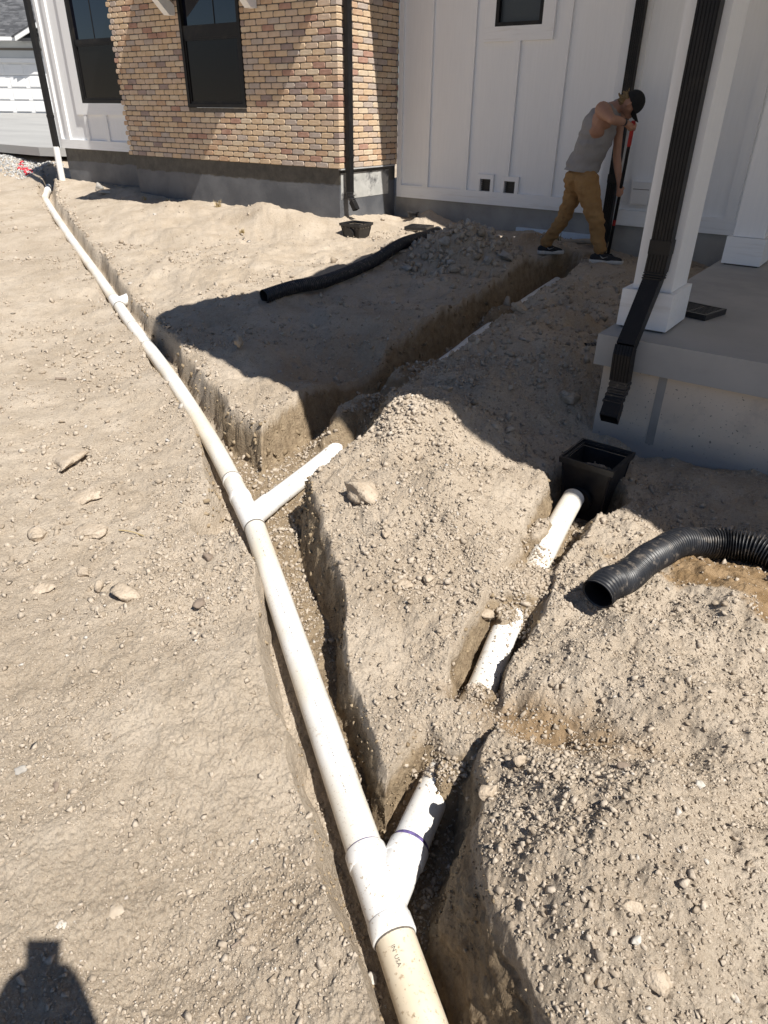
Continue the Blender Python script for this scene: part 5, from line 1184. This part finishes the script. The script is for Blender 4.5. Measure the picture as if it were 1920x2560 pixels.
# cap: crown and long bill
bm = bmesh.new(); bmesh.ops.create_uvsphere(bm, u_segments=24, v_segments=14, radius=.104)
bmesh.ops.bisect_plane(bm, geom=bm.verts[:] + bm.edges[:] + bm.faces[:], plane_co=(0, 0, -.012), plane_no=(0, 0, -1), clear_outer=True)
for v in bm.verts: v.co.x *= .90; v.co.z *= 1.02
Mh = Matrix((sidev, face, updir)).transposed().to_4x4(); Mh.translation = Vector(hd + updir * .022 + face * .004)
tilt = Matrix.Rotation(math.radians(-16), 4, 'X')
for v in bm.verts: v.co = Mh @ (tilt @ v.co)
cp = obj('cap', bm, M_CAP, smooth=True); hp(cp, man)
bm = bmesh.new(); N = 12; L0 = []; L1 = []
for i in range(N + 1):
    a = math.pi * i / N; L0.append(bm.verts.new((.086 * math.cos(a), .045 + .05 * math.sin(a), -.008 - .0 * math.sin(a)))); L1.append(bm.verts.new((.083 * math.cos(a) , .075 + .105 * math.sin(a), -.010 - .035 * math.cos(a) ** 2)))
for i in range(N): bm.faces.new((L0[i], L0[i + 1], L1[i + 1], L1[i]))
bmesh.ops.solidify(bm, geom=bm.faces[:], thickness=.005)
for v in bm.verts: v.co = Mh @ (tilt @ v.co)
hp(obj('bill', bm, M_CAP, smooth=False), cp)
# hair at the back of the head
hc = [(hd - face * .055 - updir * .005, hd - face * .060 - updir * .055, .058, .045), (hd - face * .075 + updir * .01, hd - face * .095 - updir * .02, .035, .022)]
rg = random.Random(8)
for _ in range(26):
    b = hd - face * rg.uniform(.06, .09) + sidev * rg.uniform(-.06, .06) + updir * rg.uniform(-.06, .035); d = -face * rg.uniform(.03, .06) + updir * rg.uniform(-.02, .035) + sidev * rg.uniform(-.02, .02); hc.append((b, b + d, .013, .005))
hp(blob('hair', hc, .0055, M_HAIR, None, 2, wrinkle=.004, wscale=60), man)
# watch
d = (wR - eR) / np.linalg.norm(wR - eR); bm = bmesh.new(); tube(bm, [wR - d * .035, wR - d * .010], .0335, 16); hp(obj('watch', bm, M_BLACKP), man)
# shoes
def shoe(heel, toe, ankle):
    h, t = np.array(heel, float), np.array(toe, float); d = t - h; L = np.linalg.norm(d); d /= L
    up = blob('shoe', [(h + vv(0, 0, .045), h + d * L * .45 + vv(0, 0, .045), .042, .045), (h + d * L * .45 + vv(0, 0, .042), t - d * .03 + vv(0, 0, .028), .045, .030), (h + d * .03 + vv(0, 0, .06), np.array(ankle) + vv(0, 0, -.01), .043, .045)], .008, M_SHOE, None, 3); hp(up, man)
    so = blob('sole', [(h + vv(0, 0, .016), t - d * .02 + vv(0, 0, .018), .044, .040)], .008, M_SOLE, None, 2, cut=[((0, 0, h[2] + .032), tuple(np.array((0, 0, 1)) + d * -.0)), ((0, 0, h[2] - .006), (0, 0, -1))]); hp(so, up)
    w = np.cross(d, (0, 0, 1.)); w = w if w[1] < 0 else -w                # outer, camera side
    c = h + d * L * .34 + w * .0475 + vv(0, 0, .058)
    pts = [(-.052, .022), (-.030, -.004), (-.008, -.012), (.062, .014), (-.006, -.001), (-.026, .010)]
    bm = bmesh.new(); A = [bm.verts.new(c + d * (-a) * -1 * 1.0 * .8 + vv(0, 0, b * .9) + w * (.001 - abs(a) * .12)) for a, b in pts]; bm.faces.new(A)
    bmesh.ops.solidify(bm, geom=bm.faces[:], thickness=.004); hp(obj('swoosh', bm, M_SOLE), up)
shoe((-2.645, 7.40, zr + .012), (-2.375, 7.50, zr + .012), aR); shoe((-3.315, 7.575, zl + .02), (-3.13, 7.74, zl + .012), aL)
# shovel
sh = thing('shovel', 'long-handled shovel with black shaft and red grip held upright by the worker', 'shovel', tuple(S1))
bm = bmesh.new(); tube(bm, [S0 - sd * .02, S0 + sd * .20], .0195, 12); hp(obj('grip', bm, M_RED, smooth=True), sh)
bm = bmesh.new(); tube(bm, [S0 + sd * .20, S1], .0165, 12); hp(obj('shaft', bm, M_BLACKM, smooth=True), sh)
bm = bmesh.new(); tube(bm, [S0 + sd * .93, S0 + sd * .99], .0175, 12); hp(obj('shaft_band', bm, M_RED, smooth=True), sh)
bm = bmesh.new(); Rb = []
side = np.cross(sd, (0, 1., 0)); side /= np.linalg.norm(side); nb_ = np.cross(side, sd)
for f, w_ in ((0, .02), (.04, .085), (.12, .10), (.20, .085), (.27, .04), (.30, .005)):
    Rb.append([bm.verts.new(S1 + sd * f + side * w_ * u + nb_ * .03 * (u * u)) for u in (-1, -.5, 0, .5, 1)])
for a, b in zip(Rb[:-1], Rb[1:]):
    for i in range(4): bm.faces.new((a[i], a[i + 1], b[i + 1], b[i]))
bmesh.ops.solidify(bm, geom=bm.faces[:], thickness=.003); hp(obj('blade', bm, M_BLACKM, smooth=True), sh)

# ------------------------------------------------------------------ the photographer, who stands behind the camera and shows only as a shadow
ph = thing('person', 'photographer holding up a phone, seen only as the dark shadow at the lower left', 'person', (.18, -.38, -1.7))
cr_ = np.array(CR); cx, cu_, cb = cr_[:, 0], cr_[:, 1], cr_[:, 2]
def cl(r, u, b): return cx * r + cu_ * u + cb * b
Mp = Matrix((cx, cu_, cb)).transposed().to_4x4()
bm = bmesh.new(); box(bm, -.066, .012, -.140, .010, .012, .021, 0, Mp); po = obj('phone', bm, M_PHONE, bevel=.003); tag(po, 'phone held up by the photographer, part of the lower left shadow', 'phone')
bh = np.array((.579, -.815, 0)); rt = np.array((.815, .579, 0)); up3 = np.array((0, 0, 1.))
def bp_(r, b, z): return rt * r + bh * b + up3 * z
hRt, hLt = cl(.032, -.085, .03), cl(-.082, -.095, .03)
pc_ = [(bp_(0, .34, -.72), bp_(0, .30, -.42), .12, .10), (bp_(0, .22, -.40), cl(-.012, -.16, .05), .07, .045),
       (bp_(0, .42, -.80), bp_(0, .44, -.45), .14, .16), (bp_(0, .44, -.45), bp_(0, .42, -.22), .16, .12), (bp_(-.19, .42, -.25), bp_(.19, .42, -.25), .07, .07), (bp_(0, .42, -.2), bp_(0, .38, -.08), .06, .06), (bp_(0, .37, -.03), bp_(0, .36, .05), .09, .09),
       (bp_(.19, .42, -.25), bp_(.15, .24, -.46), .055, .045), (bp_(.15, .24, -.46), hRt, .055, .034), (bp_(-.19, .42, -.25), bp_(-.20, .24, -.40), .055, .045), (bp_(-.20, .24, -.40), hLt, .055, .034), (hRt, cl(.024, -.06, .026), .03, .024), (hLt, cl(-.075, -.07, .026), .03, .024),
       (bp_(-.09, .42, -.8), bp_(-.10, .42, -1.25), .09, .07), (bp_(-.10, .42, -1.25), bp_(-.11, .43, -1.62), .065, .05), (bp_(.09, .42, -.8), bp_(.10, .42, -1.25), .09, .07), (bp_(.10, .42, -1.25), bp_(.11, .43, -1.62), .065, .05)]
for k in range(4):
    pc_ += [(cl(.026, -.05 - .018 * k, .028), cl(.006, -.052 - .018 * k, .007), .009, .008), (cl(-.076, -.06 - .018 * k, .028), cl(-.055, -.062 - .018 * k, .007), .009, .008)]
b_ = blob('body', pc_, .012, M_DARKC, None, 3); hp(b_, ph)
